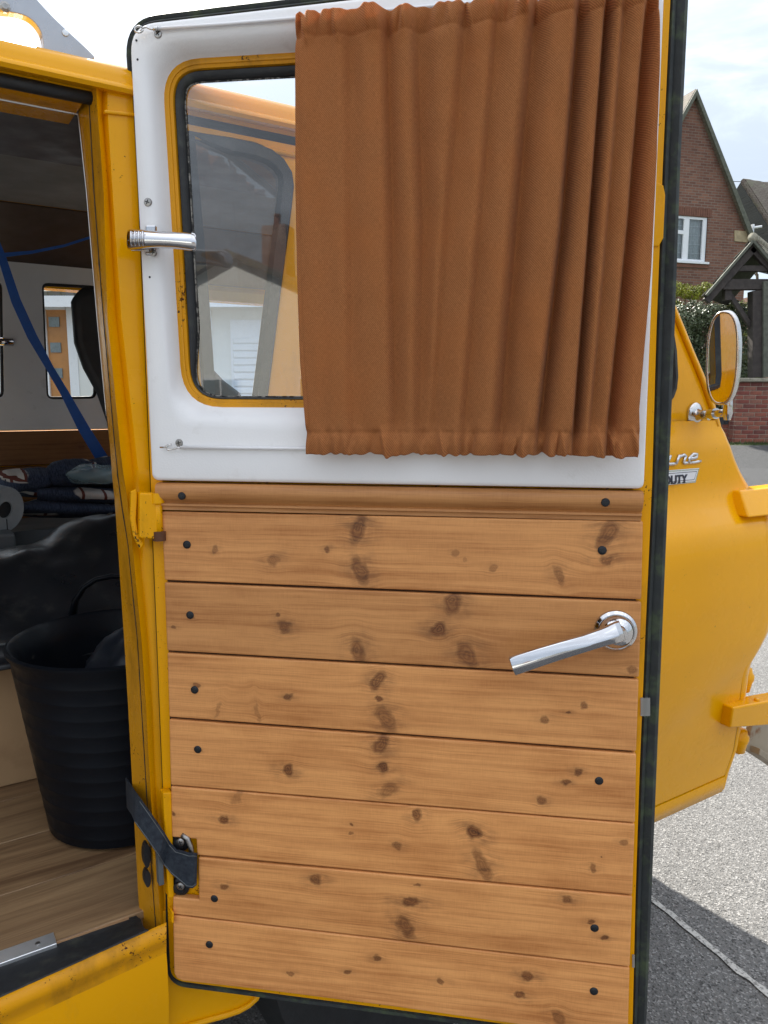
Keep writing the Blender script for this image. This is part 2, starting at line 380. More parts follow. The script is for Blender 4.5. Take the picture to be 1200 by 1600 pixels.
# curtain cloth
k = NT('rust_brown_curtain_twill'); uv = k.coord('UV'); s = k.n('SeparateXYZ', i_Vector=uv)
tw = k.math('SINE', k.math('MULTIPLY', k.math('ADD', k.math('MULTIPLY', s.outputs[0], 1.), k.math('MULTIPLY', s.outputs[1], 1.15)), 1750.))
tw2 = k.math('SINE', k.math('MULTIPLY', k.math('SUBTRACT', s.outputs[0], k.math('MULTIPLY', s.outputs[1], .6)), 2600.))
thr = k.noise(k.map(uv, (140, 1100, 1)), 1, 3, .6); thr2 = k.noise(k.map(uv, (1100, 140, 1)), 1, 3, .6)
f = k.math('ADD', k.math('MULTIPLY', tw, .17), k.math('ADD', k.math('MULTIPLY', thr, .5), k.math('MULTIPLY', thr2, .5)))
cc = k.mix(k.ramp(f, .25, .78), (.235, .086, .027), (.64, .268, .097))
cc = k.mix(k.math('MULTIPLY', k.ramp(k.noise(uv, 9, 5, .6), .45, .75), .35), cc, (.52, .175, .045))
k.set('Base Color', cc); k.set('Roughness', .88); k.set('Specular IOR Level', .2); k.set('Sheen Weight', .25); k.set('Sheen Roughness', .5); k.set('Sheen Tint', (.9, .55, .35))
nb_ = k.bump(k.math('ADD', f, k.math('MULTIPLY', tw2, .08)), .7, .0008)
trl = k.n('BsdfTranslucent', i_Color=k.mix(.5, cc, (.75, .26, .06))); ms = k.n('MixShader', i_0=.32); k.put(ms.inputs[1], k.b.outputs[0]); k.put(ms.inputs[2], trl.outputs[0]); k.t.links.new(ms.outputs[0], k.o.inputs[0])
M['cloth'] = k.m
k = NT('dark_webbing'); v = k.coord()
wv_ = k.n('TexWave', i_Vector=v, i_Scale=320., i_Distortion=.5)
k.set('Base Color', k.mix(k.ramp(k.noise(v, 160, 4), .3, .7), (.008, .014, .026), (.03, .04, .055))); k.set('Roughness', .75)
k.bump(k.math('ADD', k.noise(v, 500, 2), k.math('MULTIPLY', wv_.outputs[0], .5)), .7, .0008); M['webbing_black'] = k.m

# ------------------------------------------------------------------ ground and road
def asphalt(name, c0, c1, speck, scale=1.):
    k = NT(name); v = k.coord()
    vo = k.n('TexVoronoi', i_Vector=v, i_Scale=230. * scale); vo2 = k.n('TexVoronoi', i_Vector=v, i_Scale=75. * scale)
    nn = k.noise(v, 110 * scale, 6, .7)
    cc = k.mix(k.ramp(nn, .38, .62), c0, c1)
    rnd = k.n('SeparateXYZ', i_Vector=vo.outputs['Color']).outputs[0]
    cc = k.mix(k.ramp(rnd, .84, .9), cc, speck)
    cc = k.mix(k.math('MULTIPLY', k.ramp(rnd, .16, .10), .8), cc, tuple(x * .35 for x in c0))
    cc = k.mix(k.math('MULTIPLY', k.ramp(k.noise(v, .9, 5), .4, .7), .25), cc, tuple(x * .75 for x in c0))
    k.set('Base Color', cc); k.set('Roughness', .8)
    k.bump(k.math('ADD', k.math('ADD', vo.outputs['Distance'], k.math('MULTIPLY', vo2.outputs['Distance'], .7)), k.math('MULTIPLY', nn, .9)), .75, .0035)
    return k
ka = asphalt('chipped_road_surface', (.11, .108, .105), (.18, .177, .172), (.29, .285, .277))
M['road'] = ka.m
M['tarmac'] = asphalt('shade_darkened_tarmac', (.014, .015, .017), (.034, .036, .039), (.16, .16, .16), .7).m  # dark tarmac, darkened further so its colour carries the shade on the drive
gr_ = [[Vector((x, y, -.004)) for x in (-600, -60, 0, 60, 600)] for y in (-600, -60, 0, 60, 900)]
k = NT('rough_grass_ground'); v = k.coord(); k.set('Base Color', k.mix(k.ramp(k.noise(v, 3, 8, .7), .3, .7), (.03, .05, .015), (.08, .11, .03))); k.set('Roughness', .9); k.bump(k.noise(v, 25, 6), .8, .05); M['grassland'] = k.m
o = mk('ground', grid(gr_), M['grassland']); o['kind'] = 'structure'
o = mk('road', grid([[Vector((x, y, 0)) for x in (-60, -20, 0, 20, 60)] for y in (-22, -8, 0, 6.5, 9.3)]), M['road']); o['kind'] = 'structure'

# worn painted line, lying on the road
def gp(px, py, z=0.): p = hit(px, py, Z * z, Z); return p
k = NT('worn_road_paint'); v = k.coord()
k.set('Base Color', k.mix(k.ramp(k.noise(v, 90, 6, .75), .48, .60), (.50, .49, .46), (.13, .127, .12))); k.set('Roughness', .8); k.bump(k.noise(v, 140, 4), .5, .0015); M['roadline'] = k.m
A = gp(1013, 1402); B = gp(1182, 1540); dv = (B - A).normalized(); sv = Vector((dv.y, -dv.x, 0))
rows = []; nseg = 70; A0 = A - dv * 1.2; LL = (B - A).length + 1.6
for i in range(nseg + 1):
    p = A0 + dv * (LL * i / nseg) + sv * (.006 * noise.noise(Vector((i * .4, 0, 0))))
    ww = .0085 + .005 * noise.noise(Vector((i * .7, 3, 0)))
    rows.append([p - sv * ww + Z * .004, p + sv * ww + Z * .004])
o = mk('road_marking', grid(rows), M['roadline']); o['kind'] = 'structure'

# ================================================================== VAN
van = root('camper_van', H, 'yellow vintage camper van with its side loading door swung open toward the viewer', 'van')
# ---- pillar beside the opening
prow = [(130, 118, 138, 150, 160, 168, 250), (170, 122, 140, 152, 160, 168, 252), (300, 136, 147, 162, 170, 176, 262), (500, 153, 162, 168, 182, 190, 270),
        (700, 172, 180, 188, 204, 212, 278), (728, 174, 183, 191, 207, 215, 280), (742, 175, 184, 193, 208, 219, 280), (780, 179, 189, 199, 210, 222, 281), (850, 184, 200, 207, 217, 226, 285), (1000, 194, 215, 221, 231, 238, 290),
        (1100, 200, 221, 228, 238, 247, 292), (1250, 208, 230, 236, 244, 252, 296), (1400, 216, 240, 248, 256, 262, 298), (1478, 222, 246, 254, 260, 264, 300)]
noff = (-.075, -.034, -.012, -.024, -.014, -.014)
dense = []
for i in range(len(prow) - 1):
    a_, b_ = prow[i], prow[i + 1]; n_ = max(1, int((b_[0] - a_[0]) / 12))
    for j in range(n_): dense.append([lerp(a_[q], b_[q], j / n_) for q in range(7)])
dense.append(list(prow[-1]))
prow_raw = dense
def vcols(r, cols):
    y = r[0]; out_ = []
    for c in cols:
        n = noff[c] - (.006 if (c == 4 or c == 5) and 742 < y else 0) + .0008 * noise.noise(Vector((y * .02, c * 3.1, 0)))
        if c in (2, 3) and 760 < y < 870: n -= .004
        a_, z_ = vs(r[c + 1], y, n); out_.append(V(a_, n, z_))
    return out_
mk('pillar', grid([vcols(r, (2, 3, 4, 5)) for r in dense]), M['yellow'], van, smooth=True, auto=50)
mk('door_jamb', grid([vcols(r, (0, 1, 2)) for r in dense]), M['jamb'], van, smooth=True, auto=60)
# thin aluminium / dark weather strip on the inner lip of the jamb
st = []
for r in dense:
    if r[0] < 165 or r[0] > 660: continue
    a_, z_ = vs(r[1] - 1.5, r[0], -.075); st.append(V(a_, -.073, z_))
mk('weather_strip', tube(st, .0008, 6), M['alu'], van, smooth=True)
bd_ = []
for r in dense:
    a_, z_ = vs(r[2] - .5, r[0], -.033); bd_.append((V(a_, -.0325, z_), .0005 + .0009 * max(0, noise.noise(Vector((r[0] * .045, 1, 0))))))
mk('mastic_bead', tube([p for p, _ in bd_], [q_ for _, q_ in bd_], 6), M['rubber'], van, smooth=True)
# raised pressing at the top of the pillar
q = [vs(x, y) for x, y in ((166, 166), (222, 172), (222, 178), (167, 172))]
mk('pressing', prism([V(a, -.0105, z) for a, z in q], [V(a, -.02, z) for a, z in q]), M['yellow'], van, bevel=.0015)
# lower half: panel seams, slot holes
for cx, cy, rx, ry in ((228, 1334, 5.5, 19), (229, 1370, 5, 13)):
    pts = []
    for t in range(16):
        an = t * math.pi / 8; a_, z_ = vs(cx + rx * math.cos(an), cy + ry * math.sin(an), -.030); pts.append(V(a_, -.0235, z_))
    ps2 = [p - N * .012 for p in pts]
    mk('slot', prism(pts, ps2), M['black_trim'], van)
a0, z0 = vs(248, 1345, -.008); 
mk('striker_plate', box(V(a0, -.004, z0), U, N, Z, .007, .012, .062), M['grey_board'], van, bevel=.001)
q = [vs(x, y, -.004) for x, y in ((252, 1236), (267, 1234), (270, 1398), (261, 1400))]
mk('hinge_cover', prism([V(a, .003, z) for a, z in q], [V(a, -.012, z) for a, z in q]), M['edge'], van, bevel=.002)
# ---- header over the opening
def zl(x, y, n): return vs(x, y, n)[1]
A_END = vs(150, 160, -.02)[0]
def hz(y, n): return (vs(0, y, n)[1])
def long_strip(prof, a0, a1, step=.04):
    n_ = max(2, int((a1 - a0) / step)); rows = []
    for i in range(n_ + 1):
        a_ = lerp(a0, a1, i / n_); rows.append([V(a_, n, z) for n, z in prof])
    return grid(rows)
z_seal_b = hz(131, -.03); z_seal_t = hz(113, -.02); z_lip = hz(99, -.004); z_cr = hz(85, -.006); z_open = hz(154, -.075)
mk('header', long_strip([(-.12, z_open + .0), (-.075, z_open), (-.045, hz(142, -.045)), (-.030, z_seal_b)], -1.25, A_END - .012), M['jamb'], van, smooth=True, auto=40)
mk('header_edge_strip', tube([V(a_, -.074, z_open - .001) for a_ in (-1.2, -.6, -.2, vs(121, 171, -.075)[0])], .0015, 6), M['alu'], van)
mk('door_seal', tube([V(-1.25 + i * .06, -.030 + .001 * noise.noise(Vector((i, 0, 0))), (z_seal_b + z_seal_t) / 2) for i in range(20)] + [V(A_END + .004, -.030, (z_seal_b + z_seal_t) / 2)], .0075, 10), M['rubber'], van, smooth=True)
mk('gutter', long_strip([(-.030, z_seal_t), (-.026, z_seal_t + .004), (-.020, z_lip - .001), (-.006, z_lip - .002), (-.003, z_lip + .002), (-.004, z_lip + .006), (-.007, z_cr - .002), (-.010, z_cr)], -1.4, .92), M['yellow'], van, smooth=True, auto=50)
roofp = [(-.010, z_cr), (-.012, z_cr + .008), (-.015, z_cr + .016), (-.023, z_cr + .0235), (-.040, z_cr + .028), (-.08, z_cr + .036), (-.14, z_cr + .050), (-.25, z_cr + .088), (-.45, z_cr + .150), (-.82, z_cr + .20)]
roofp2 = roofp + [(-1.64 - n, z) for n, z in reversed(roofp[:-1])]
mk('roof', long_strip(roofp2, -2.3, .915, .1), M['yellow'], van, smooth=True)
CZ = 1.80
# ---- sill
sill = [(-.20, 1500 - 40, .0), (-.062, 1500, .0)]
def sl(x, y, n): a_, z_ = vs(x, y, n); return a_, z_
L1 = sl(215, 1434, -.062)[1]
zf = L1
lines = [(-.070, None), (-.002, None)]
def srow(x, spec): 
    o_ = []
    for y0, k_, n in spec:
        a_, z_ = vs(x, y0 + k_ * x, n); o_.append(V(a_, n, z_ + .0008 * noise.noise(Vector((x * .03, y0, 0)))))
    return o_
XS = [-700, -500, -350, -200] + [-100 + 12 * i for i in range(31)]
mat_s = [(1500, -.335, -.066), (1508, -.345, -.060), (1512, -.350, -.055), (1535, -.40, -.030), (1552, -.445, -.008), (1556, -.45, -.004), (1560, -.45, -.003)]
def mat_end(x): return x if x < 205 else 205
rws = []
for x in XS:
    if x > 218: break
    rws.append([(lambda q_: q_)(srow(x + (k_ / 6) * (0 if x < 205 else 22), [sp0])[0]) for k_, sp0 in enumerate(mat_s)])
mk('entry_mat', grid(rws), M['rubber'], van, smooth=True, auto=50)
mk('sill_step', grid([srow(min(x, 262), [(1558, -.45, -.004), (1568, -.45, .004), (1575, -.452, .006), (1582, -.456, .008), (1589, -.46, .007), (1597, -.468, .001), (1604, -.47, .000), (1612, -.47, .001)]) for x in XS]), M['sillpaint'], van, smooth=True, auto=60)
c1 = [vs(x, y) for x, y in ((412, 1561), (408, 1572), (396, 1583), (380, 1592), (360, 1599), (335, 1606), (300, 1616), (262, 1628))]
seam_a = vs(262, 1500)[0]
botz = .385
zt = vs(262, 1484)[1] - .005
pl = [(-1.3, botz), (-1.3, zt), (seam_a - .002, zt), (seam_a - .002, botz)]
mk('sill_panel', grid([(lambda p: [p, p - Z * .02 + N * .002, V((p - H).dot(U), .002, lerp(p.z, botz, .5)), V((p - H).dot(U), -.012, botz)])(srow(min(x, 260.5), [(1611, -.47, .001)])[0]) for x in XS]), M['yellow'], van, smooth=True)
fender = [(seam_a + .0015, c1[-1][1]), (seam_a + .0015, zt + .05), (c1[0][0] - .002, zt + .05)] + c1
mk('arch_panel', prism([V(a, -.020, z) for a, z in fender], [V(a, -.05, z) for a, z in fender]), M['yellow'], van, bevel=.004, seg=3, smooth=True, auto=40)
lip = [V(a, -.018, z) for a, z in c1]
mk('arch_lip', tube(lip, .0045, 8), M['yellow'], van, smooth=True)
# ---- front door, cab side and nose
SP = [(.34, -.01), (.36, .005), (.42, .02), (.5, .03), (.6, .045), (.7, .058), (.8, .073), (.9, .080), (1.0, .079), (1.045, .070), (1.085, .034), (1.11, .020), (1.14, .017), (1.222, .012), (1.236, .0), (1.26, -.003), (1.45, -.010), (1.70, -.022)]
def ss(z):
    # smooth table
    return (interp(SP, z - .012) + interp(SP, z) + interp(SP, z + .012)) / 3
def bf(a): t = max(0, min(1, (a - .12) / .6)); return t * t * (3 - 2 * t)
def fs(px, py, off=0.):
    n = 0.
    for _ in range(12): a_, z_ = vs(px, py, n); n = ss(z_) + off
    return a_, z_
cutp = [(1042, 452), (1062, 500), (1080, 545), (1097, 585), (1112, 625), (1122, 660), (1131, 690), (1140, 715), (1150, 740), (1160, 760), (1172, 780), (1185, 802), (1192, 840), (1197, 900), (1197, 960), (1190, 995), (1175, 1025), (1163, 1045), (1160, 1070), (1157, 1100), (1153, 1140), (1147, 1175), (1139, 1198), (1134, 1212)]
cut = sorted([(lambda q_: (q_[1], q_[0]))(fs(*p)) for p in cutp])
ztop = 1.645
cut.append((ztop, .905))
def ac(z): return interp(cut, z)
zb_door = fs(1015, 1268)[1]; zb_door2 = cut[0][0]
zs = [zb_door2 + i * (1.262 - zb_door2) / 74 for i in range(75)]
rows = []
for z in zs:
    row = []
    for j in range(31):
        a_ = lerp(.06, ac(z), j / 30)
        crease = 0
        # pressed diagonal crease rising towards the front
        d_ = (z - (.62 + .14 * (a_ - .9) / .4)) / .018
        if d_ > 0: crease = .0
        n = ss(z) * bf(a_) + .008 * (1 / (1 + math.exp(-d_))) * min(1, max(0, (a_ - .8) / .25)) - .003 - .012 * (1 - bf(a_))
        row.append(V(a_, n, z))
    row.append(V(ac(z), ss(z) - .03, z)); rows.append(row)
fd = mk('front_door', grid(rows), M['yellow'], van, smooth=True, auto=50)
# window openings in its upper half
w1 = [fs(x, y) for x, y in ((240, 200), (300, 205), (360, 213), (400, 221), (425, 231), (445, 247), (458, 268), (461, 290), (458, 320), (440, 460), (428, 560), (420, 622))] 
w1 += [(w1[-1][0] - .02, 1.272), (.058, 1.272), (.052, 1.45)]
w1 = [p for p in w1 if p[0] > .035]
w1[0] = (.045, w1[0][1])
vw = [fs(x, y) for x, y in ((1044, 478), (1052, 510), (1058, 548), (1060, 588), (1058, 608), (1053, 622), (1046, 631), (1036, 636))]
vw += [(.62, vw[-1][1]), (.60, 1.32), (.60, 1.56), (.62, 1.575), (.84, 1.575)]
outer = [(.03, 1.262), (ac(1.262), 1.262)] + [(ac(z), z) for z in (1.3, 1.35, 1.4, 1.45, 1.5, 1.55, 1.6)] + [(ac(ztop), ztop), (.03, ztop)]
up = mk('upper_door_frame', poly_holes(outer, [w1, vw], lambda a, z: V(a, ss(z) - .003, z)), M['yellow'], fd, solid=.02)
def inset(loop, d):
    c = Vector((sum(p[0] for p in loop) / len(loop), sum(p[1] for p in loop) / len(loop))); o_ = []
    n_ = len(loop)
    for i in range(n_):
        p = Vector(loop[i]); a = Vector(loop[i - 1]); b = Vector(loop[(i + 1) % n_]); t = (b - a).normalized(); nn = Vector((-t.y, t.x))
        if (c - p).dot(nn) < 0: nn = -nn
        o_.append(tuple(p + nn * d))
    return o_
def ring_obj(name, l0, l1, n0, n1, m, parent, bev=0.):
    r = [[V(a, ss(z) + n0 - .004, z) for a, z in l0], [V(a, ss(z) + n0 + .003, z) for a, z in inset(l0, .003)], [V(a, ss(z) + n0 + .003, z) for a, z in inset(l1, -.003)], [V(a, ss(z) + n1 - .003, z) for a, z in l1]]
    return mk(name, bridge_rings(r), m, parent, smooth=True, auto=60)
w1i = inset(w1, .021); vwi = inset(vw, .013)
# square edged moulding ledge above window
for lp, li in ((w1, w1i), (vw, vwi)):
    ring_obj('window_rubber', lp, li, -.001, -.006, M['rubber'], fd)
    mk('window_pane', ([V(a, ss(z) - .010, z) for a, z in li], [tuple(range(len(li)))]), M['side_glass'], fd)
# raised frame edge that follows the windscreen pillar
pe = [V(ac(z) - .008, ss(z) + .001, z) for z in [1.25 + i * .04 for i in range(11)]]
mk('pillar_bead', tube(pe, .006, 8, flat=.8), M['yellow'], fd, smooth=True)
# embossed swage lines
sw = [V(a, ss(1.632) - .002, 1.632 + 0 * a) for a in (.05, .3, .6, .88)]
mk('swage', tube(sw, .004, 6), M['yellow'], fd, smooth=True)
# below the door: cab sill
zq = cut[0][0] - .006
mk('cab_sill', grid([[V(a, ss(zq) - .004 + k_, z) for k_, z in ((-.012, zq + .004), (.0, zq), (.001, zq - .012), (-.004, zq - .038), (-.028, zq - .047))] for a in [.86 + i * (ac(.45) - .855) / 20 for i in range(21)]]), M['yellow'], van, smooth=True, auto=60)
# nose: from the shut line round to the flat front
def nose_r(z): return interp([(.34, .006), (.40, .010), (.46, .035), (.6, .05), (.8, .10), (1.0, .12), (1.08, .13), (1.11, .07), (1.16, .045), (1.235, .04), (1.25, .018), (1.65, .008)], z)
rows = []
zn0 = zq - .034
for z in [zn0 + i * (1.64 - zn0) / 90 for i in range(91)]:
    r_ = nose_r(z); a0 = ac(z) + .0045; n0 = ss(z) - .003
    row = [V(a0, n0 - .03, z), V(a0, n0 - .0015, z)]
    for j in range(9):
        t = j / 8 * math.pi / 2; row.append(V(a0 + .003 + r_ * math.sin(t), n0 - r_ * 1.1 * (1 - math.cos(t)), z))
    ae = a0 + .003 + r_
    if z < 1.25 or False:
        row += [V(ae + .07, n0 - r_ * 1.1 - .22, z), V(ae + .16, -.5, z), V(ae + .18, -.82, z)]
    else: row += [V(ae, n0 - r_ * 1.1 - .015, z), V(ae, n0 - r_ * 1.1 - .025, z), V(ae, n0 - r_ * 1.1 - .035, z)]
    rows.append(row)
mk('nose', grid(rows), M['yellow'], van, smooth=True, auto=50)
rows2 = [[V((p - H).dot(U), -1.64 - (p - H).dot(N), p.z) for p in r] for r in rows]
mk('far_nose', grid(rows2), M['yellow'], van, smooth=True, auto=50)
mk('windscreen', ([V(ac(1.27), -.05, 1.27), V(ac(1.27) + .05, -.82, 1.27), V(ac(1.27), -1.59, 1.27), V(ac(1.64), -1.59, 1.64), V(ac(1.64) + .05, -.82, 1.64), V(ac(1.64), -.05, 1.64)], [(0, 1, 4, 5), (1, 2, 3, 4)]), M['clean_glass'], van)
mk('shut_line', tube([V(ac(z) + .0018, ss(z) - .0065, z) for z in [zq + .01 + i * (1.25 - zq) / 60 for i in range(61)]], .0026, 6), M['black_trim'], van)  # dark tube laid in the gap to stand in for its shade
# hinges of the front door
for py_, pts in ((0, ((1157, 767), (1245, 757), (1250, 800), (1170, 809))), (1, ((1146, 1106), (1240, 1088), (1242, 1130), (1141, 1138)))):
    f0 = []; b0 = []
    for x, y in pts:
        n = ss(vs(x, y, .06)[1]) + .012
        a_, z_ = vs(x, y, n + .012); f0.append(V(a_, n + .012, z_)); b0.append(V(a_ + .004, n - .03, z_))
    hg = mk('front_door_hinge', prism(f0, b0), M['yellow'], van, bevel=.004, seg=3, smooth=True, auto=40)
    c = (f0[0] + f0[1] + f0[2] + f0[3]) / 4
    if py_: mk('rivet', lathe(f0[1].lerp(f0[0], .55) + Z * .002 - N * .012, Z, [(.006, -.004), (.006, .002), (.004, .004), (.001, .0045)], 12), M['yellow'], hg, smooth=True)
# knuckles below the lower hinge
for (x, y, r1, r2) in ((1170, 1062, .022, .018), (1163, 1158, .021, .017)):
    a_, z_ = vs(x, y, .03)
    mk('hinge_bulge', lathe(V(a_, .018, z_), Z, [(.003, -.036), (r2 * .8, -.03), (r2, -.01), (r1, .0), (r1, .008), (r2, .014), (r2 * .9, .024), (.004, .028)], 14), M['yellow'], van, smooth=True)
# bumper corner
bq = [(1163, 1134), (1225, 1128), (1225, 1226), (1150, 1178)]
q = [vs(x, y, -.03) for x, y in bq]
mk('bumper', prism([V(a + .04, -.03, z) for a, z in q], [V(a + .04, -.046, z) for a, z in q]), M['bumper'], van, bevel=.004, seg=3)
q = [vs(x, y, -.03) for x, y in ((1158, 1170), (1225, 1214), (1225, 1228), (1156, 1180))]
mk('bumper_lip', prism([V(a + .04, -.005, z) for a, z in q], [V(a + .04, -.046, z) for a, z in q]), M['bumper'], van, bevel=.002)
# wing mirror
a_, z_ = fs(1086, 648); bc = V(a_, ss(z_), z_)
wm = mk('wing_mirror', lathe(bc, N, [(.0245, -.002), (.0245, .002), (.022, .004), (.012, .007), (.0095, .012), (.009, .028), (.0105, .032)], 28), M['dull_chrome'], van, smooth=True, auto=35)
tip = hit(1137, 645, bc + N * .095, N)
mk('mirror_arm', tube([bc + N * .02, bc.lerp(tip, .45), bc.lerp(tip, .8), tip], [.009, .0085, .0075, .007], 12), M['dull_chrome'], wm, smooth=True)
mk('mirror_collar', tube([bc.lerp(tip, .5), bc.lerp(tip, .66)], .0108, 14), M['chrome'], wm, smooth=True, auto=40)
up_top = hit(1138, 612, bc + N * .095, N)
mk('mirror_stem', tube([tip - Z * .014, tip, tip.lerp(up_top, .5), up_top, up_top + Z * .02], [.006, .0095, .0085, .007, .006], 14), M['chrome'], wm, smooth=True)
for sgn in (-1, 1): mk('mount_screw', lathe(bc + U * (.015 * sgn) + N * .006 + Z * .004, N, [(.003, 0), (.0028, .0015), (.001, .002)], 8), M['steel'], wm)
mcen = hit(1129, 560, bc + N * .10, N)
mn = ((CAM - mcen).normalized() + (V(.62, -.0, 1.36) - mcen).normalized()).normalized(); mu = Z.cross(mn).normalized(); mv = mn.cross(mu)
def sq(t, rx, rz, p=2.6):
    c_, s_ = math.cos(t), math.sin(t)
    return (math.copysign(abs(c_) ** (2 / p), c_) * rx, math.copysign(abs(s_) ** (2 / p), s_) * rz)
def mring(rx, rz, d): return [mcen + mu * q_[0] + mv * q_[1] + mn * d for q_ in (sq(i * math.pi / 20, rx, rz) for i in range(40))]
RX, RZ = .0275, .083
mk('mirror_housing', bridge_rings([mring(RX - .003, RZ - .003, .001), mring(RX - .001, RZ - .001, .004), mring(RX + .003, RZ + .003, .002), mring(RX + .004, RZ + .004, -.006), mring(RX + .001, RZ, -.016), mring(RX * .8, RZ * .86, -.024), mring(RX * .4, RZ * .5, -.029), mring(.004, .01, -.030)], True), M['dull_chrome'], wm, smooth=True)
mk('mirror_glass', (mring(RX - .002, RZ - .002, .0025), [tuple(range(40))]), M['mirror'], wm)
kb = hit(1152, 557, bc + N * .11, N)
mk('mirror_knob', lathe(mcen - mn * .028 , (-mn).normalized(), [(.010, 0), (.010, .006), (.006, .016), (.002, .02)], 14), M['dull_chrome'], wm, smooth=True)
# badge and script
def ab(px, py, off): a_, z_ = fs(px, py, off); return a_, z_
def bpt(x, y, off): z_ = y; return V(x, ss(z_) + off, z_)
pA = ab(1092, 731, .004); pB = ab(1086, 754, .004); pC = ab(1041, 739, .004); pD = ab(1041, 762, .004)
slope = (pA[1] - pC[1]) / (pA[0] - pC[0])
bw_ = .235
def badge_pts(ins):
    hgt = pA[1] - pB[1] - 0
    a1, z1 = pA; 
    return [(a1 - ins * 1.6, z1 - ins), (pB[0] - ins * 1.0, pB[1] + ins), (pB[0] - bw_ + .03 + ins, pB[1] + ins - slope * bw_ * 0), (a1 - bw_ + ins * 1.6, z1 - ins)]
bd = mk('badge', prism([V(a, ss(z) + .006, z) for a, z in badge_pts(0)], [V(a, ss(z) - .003, z) for a, z in badge_pts(0)]), M['chrome'], fd, bevel=.001)
k = NT('badge_dark_line'); k.set('Base Color', (.01, .012, .03)); k.set('Roughness', .35); M['ink'] = k.m
k = NT('badge_white_ribbed'); v = k.coord(); sp_ = k.n('SeparateXYZ', i_Vector=v)
wv3 = k.math('SINE', k.math('MULTIPLY', sp_.outputs[2], 2800.))
k.set('Base Color', k.mix(k.ramp(wv3, .2, .9), (.78, .79, .82), (.50, .51, .55))); k.set('Roughness', .3); M['badge_white'] = k.m
def plate(name, ins, off, m): return mk(name, ([V(a, ss(z) + off, z) for a, z in badge_pts(ins)], [(0, 1, 2, 3)]), m, fd)
plate('badge_border', .0035, .0063, M['badge_white']); plate('badge_line', .006, .0066, M['ink']); plate('badge_face', .0072, .0069, M['badge_white'])
def text_mesh(name, body, size, place, m, parent, ext=.0006, bold=.0):
    cu = bpy.data.curves.new(name, 'FONT'); cu.body = body; cu.size = size; cu.extrude = ext; cu.offset = bold; cu.align_x = 'RIGHT'
    ob = bpy.data.objects.new(name, cu); col.objects.link(ob)
    dg = bpy.context.evaluated_depsgraph_get(); me = bpy.data.meshes.new_from_object(ob.evaluated_get(dg)); bpy.data.objects.remove(ob)
    off = base_of(parent)
    for v_ in me.vertices: v_.co = place(v_.co) - off
    me.materials.clear(); me.materials.append(m)
    o_ = bpy.data.objects.new(name, me); col.objects.link(o_); o_.parent = parent; return o_
t0 = ab(1073, 754, .007)
th = (ab(1073, 741, .007)[1] - t0[1])
text_mesh('badge_lettering', 'HEAVY DUTY', th * 1.42, lambda c: V(t0[0] + c.x * 1.12, ss(t0[1] + c.y) + .0078 + c.z, t0[1] + c.y), M['ink'], fd, bold=.0006)
# script "Econoline": strokes, x 0..1 per letter, y 0..1 x-height
LET = {'E': [[(.9, 1.7), (.4, 1.9), (.05, 1.5), (.5, 1.0), (.0, .6), (.1, .05), (.6, 0), (1.0, .3)]], 'c': [[(.85, .8), (.5, 1), (.15, .6), (.3, 0), (.7, 0), (1, .1)]],
       'o': [[(.6, 1), (.2, .8), (.1, .2), (.5, 0), (.8, .3), (.85, .8), (.6, 1)], [(.8, .3), (1, .25)]], 'n': [[(.05, 1), (.0, 0)], [(.05, .75), (.45, 1), (.7, .85), (.62, .05), (.8, 0), (1.05, 0)]],
       'l': [[(.35, 1.9), (.15, .05), (.4, 0), (1.0, 0)]], 'i': [[(.25, 1), (.15, .05), (.4, 0), (1.0, 0)]], 'e': [[(.1, .5), (.75, .55), (.7, 1), (.3, 1), (.05, .5), (.2, 0), (.7, 0), (1.25, .1)]]}
e1 = ab(1092, 722, .006); xh = ab(1085, 712, .006)[1] - e1[1] + .003
lw = (ab(1086, 722, .006)[0] - ab(1060, 724, .006)[0]) / 1.55
vv = []
word = 'Econoline'
for i, chh in enumerate(word):
    x0 = e1[0] - lw * (len(word) - i) - .004
    for stt in LET[chh]:
        pts = []
        for j in range(len(stt) - 1):
            for t in (0, .5): pts.append((lerp(stt[j][0], stt[j + 1][0], t), lerp(stt[j][1], stt[j + 1][1], t)))
        pts.append(stt[-1])
        P3 = [V(x0 + lw * (px_ + .22 * py_), ss(e1[1] + py_ * xh) + .006, e1[1] + py_ * xh) for px_, py_ in pts]
        vv.append(tube(P3, .0034, 6))
mk('script_lettering', merge(*vv), M['chrome'], fd, smooth=True)

# ---- inside shell: floor, walls, ceiling, bench, seats
k = NT('oak_laminate'); v = k.coord('UV')
wv5 = k.noise(k.map(v, (1.8, 22, 1)), 1.6, 6, .62, 1.2)
f1 = k.ramp(wv5, .36, .64)
cc = k.mix(f1, (.16, .088, .045), (.36, .225, .115))
cc = k.mix(k.math('MULTIPLY', k.ramp(k.noise(k.map(v, (6, 160, 1)), 1.5, 4, .6), .5, .75), .5), cc, (.10, .055, .03))
oi = k.n('ObjectInfo').outputs['Random']
cc = k.mix(k.ramp(oi, 0, 1, 0., .55), cc, k.mix(f1, (.30, .19, .10), (.42, .28, .15)))
k.set('Base Color', cc); k.set('Roughness', .42); k.bump(k.noise(k.map(v, (6, 160, 1)), 1.5, 3), .2, .0006); M['laminate'] = k.m
k = NT('plank_cut_edge'); k.set('Base Color', (.42, .24, .12)); k.set('Roughness', .7); M['cutedge'] = k.m
fl = mk('floor', vbox(-2.3, 1.3, -1.62, -.068, zf - .03, zf - .006), M['ply'], van)
n0 = -.064; rnd = random.Random(3)
i = 0
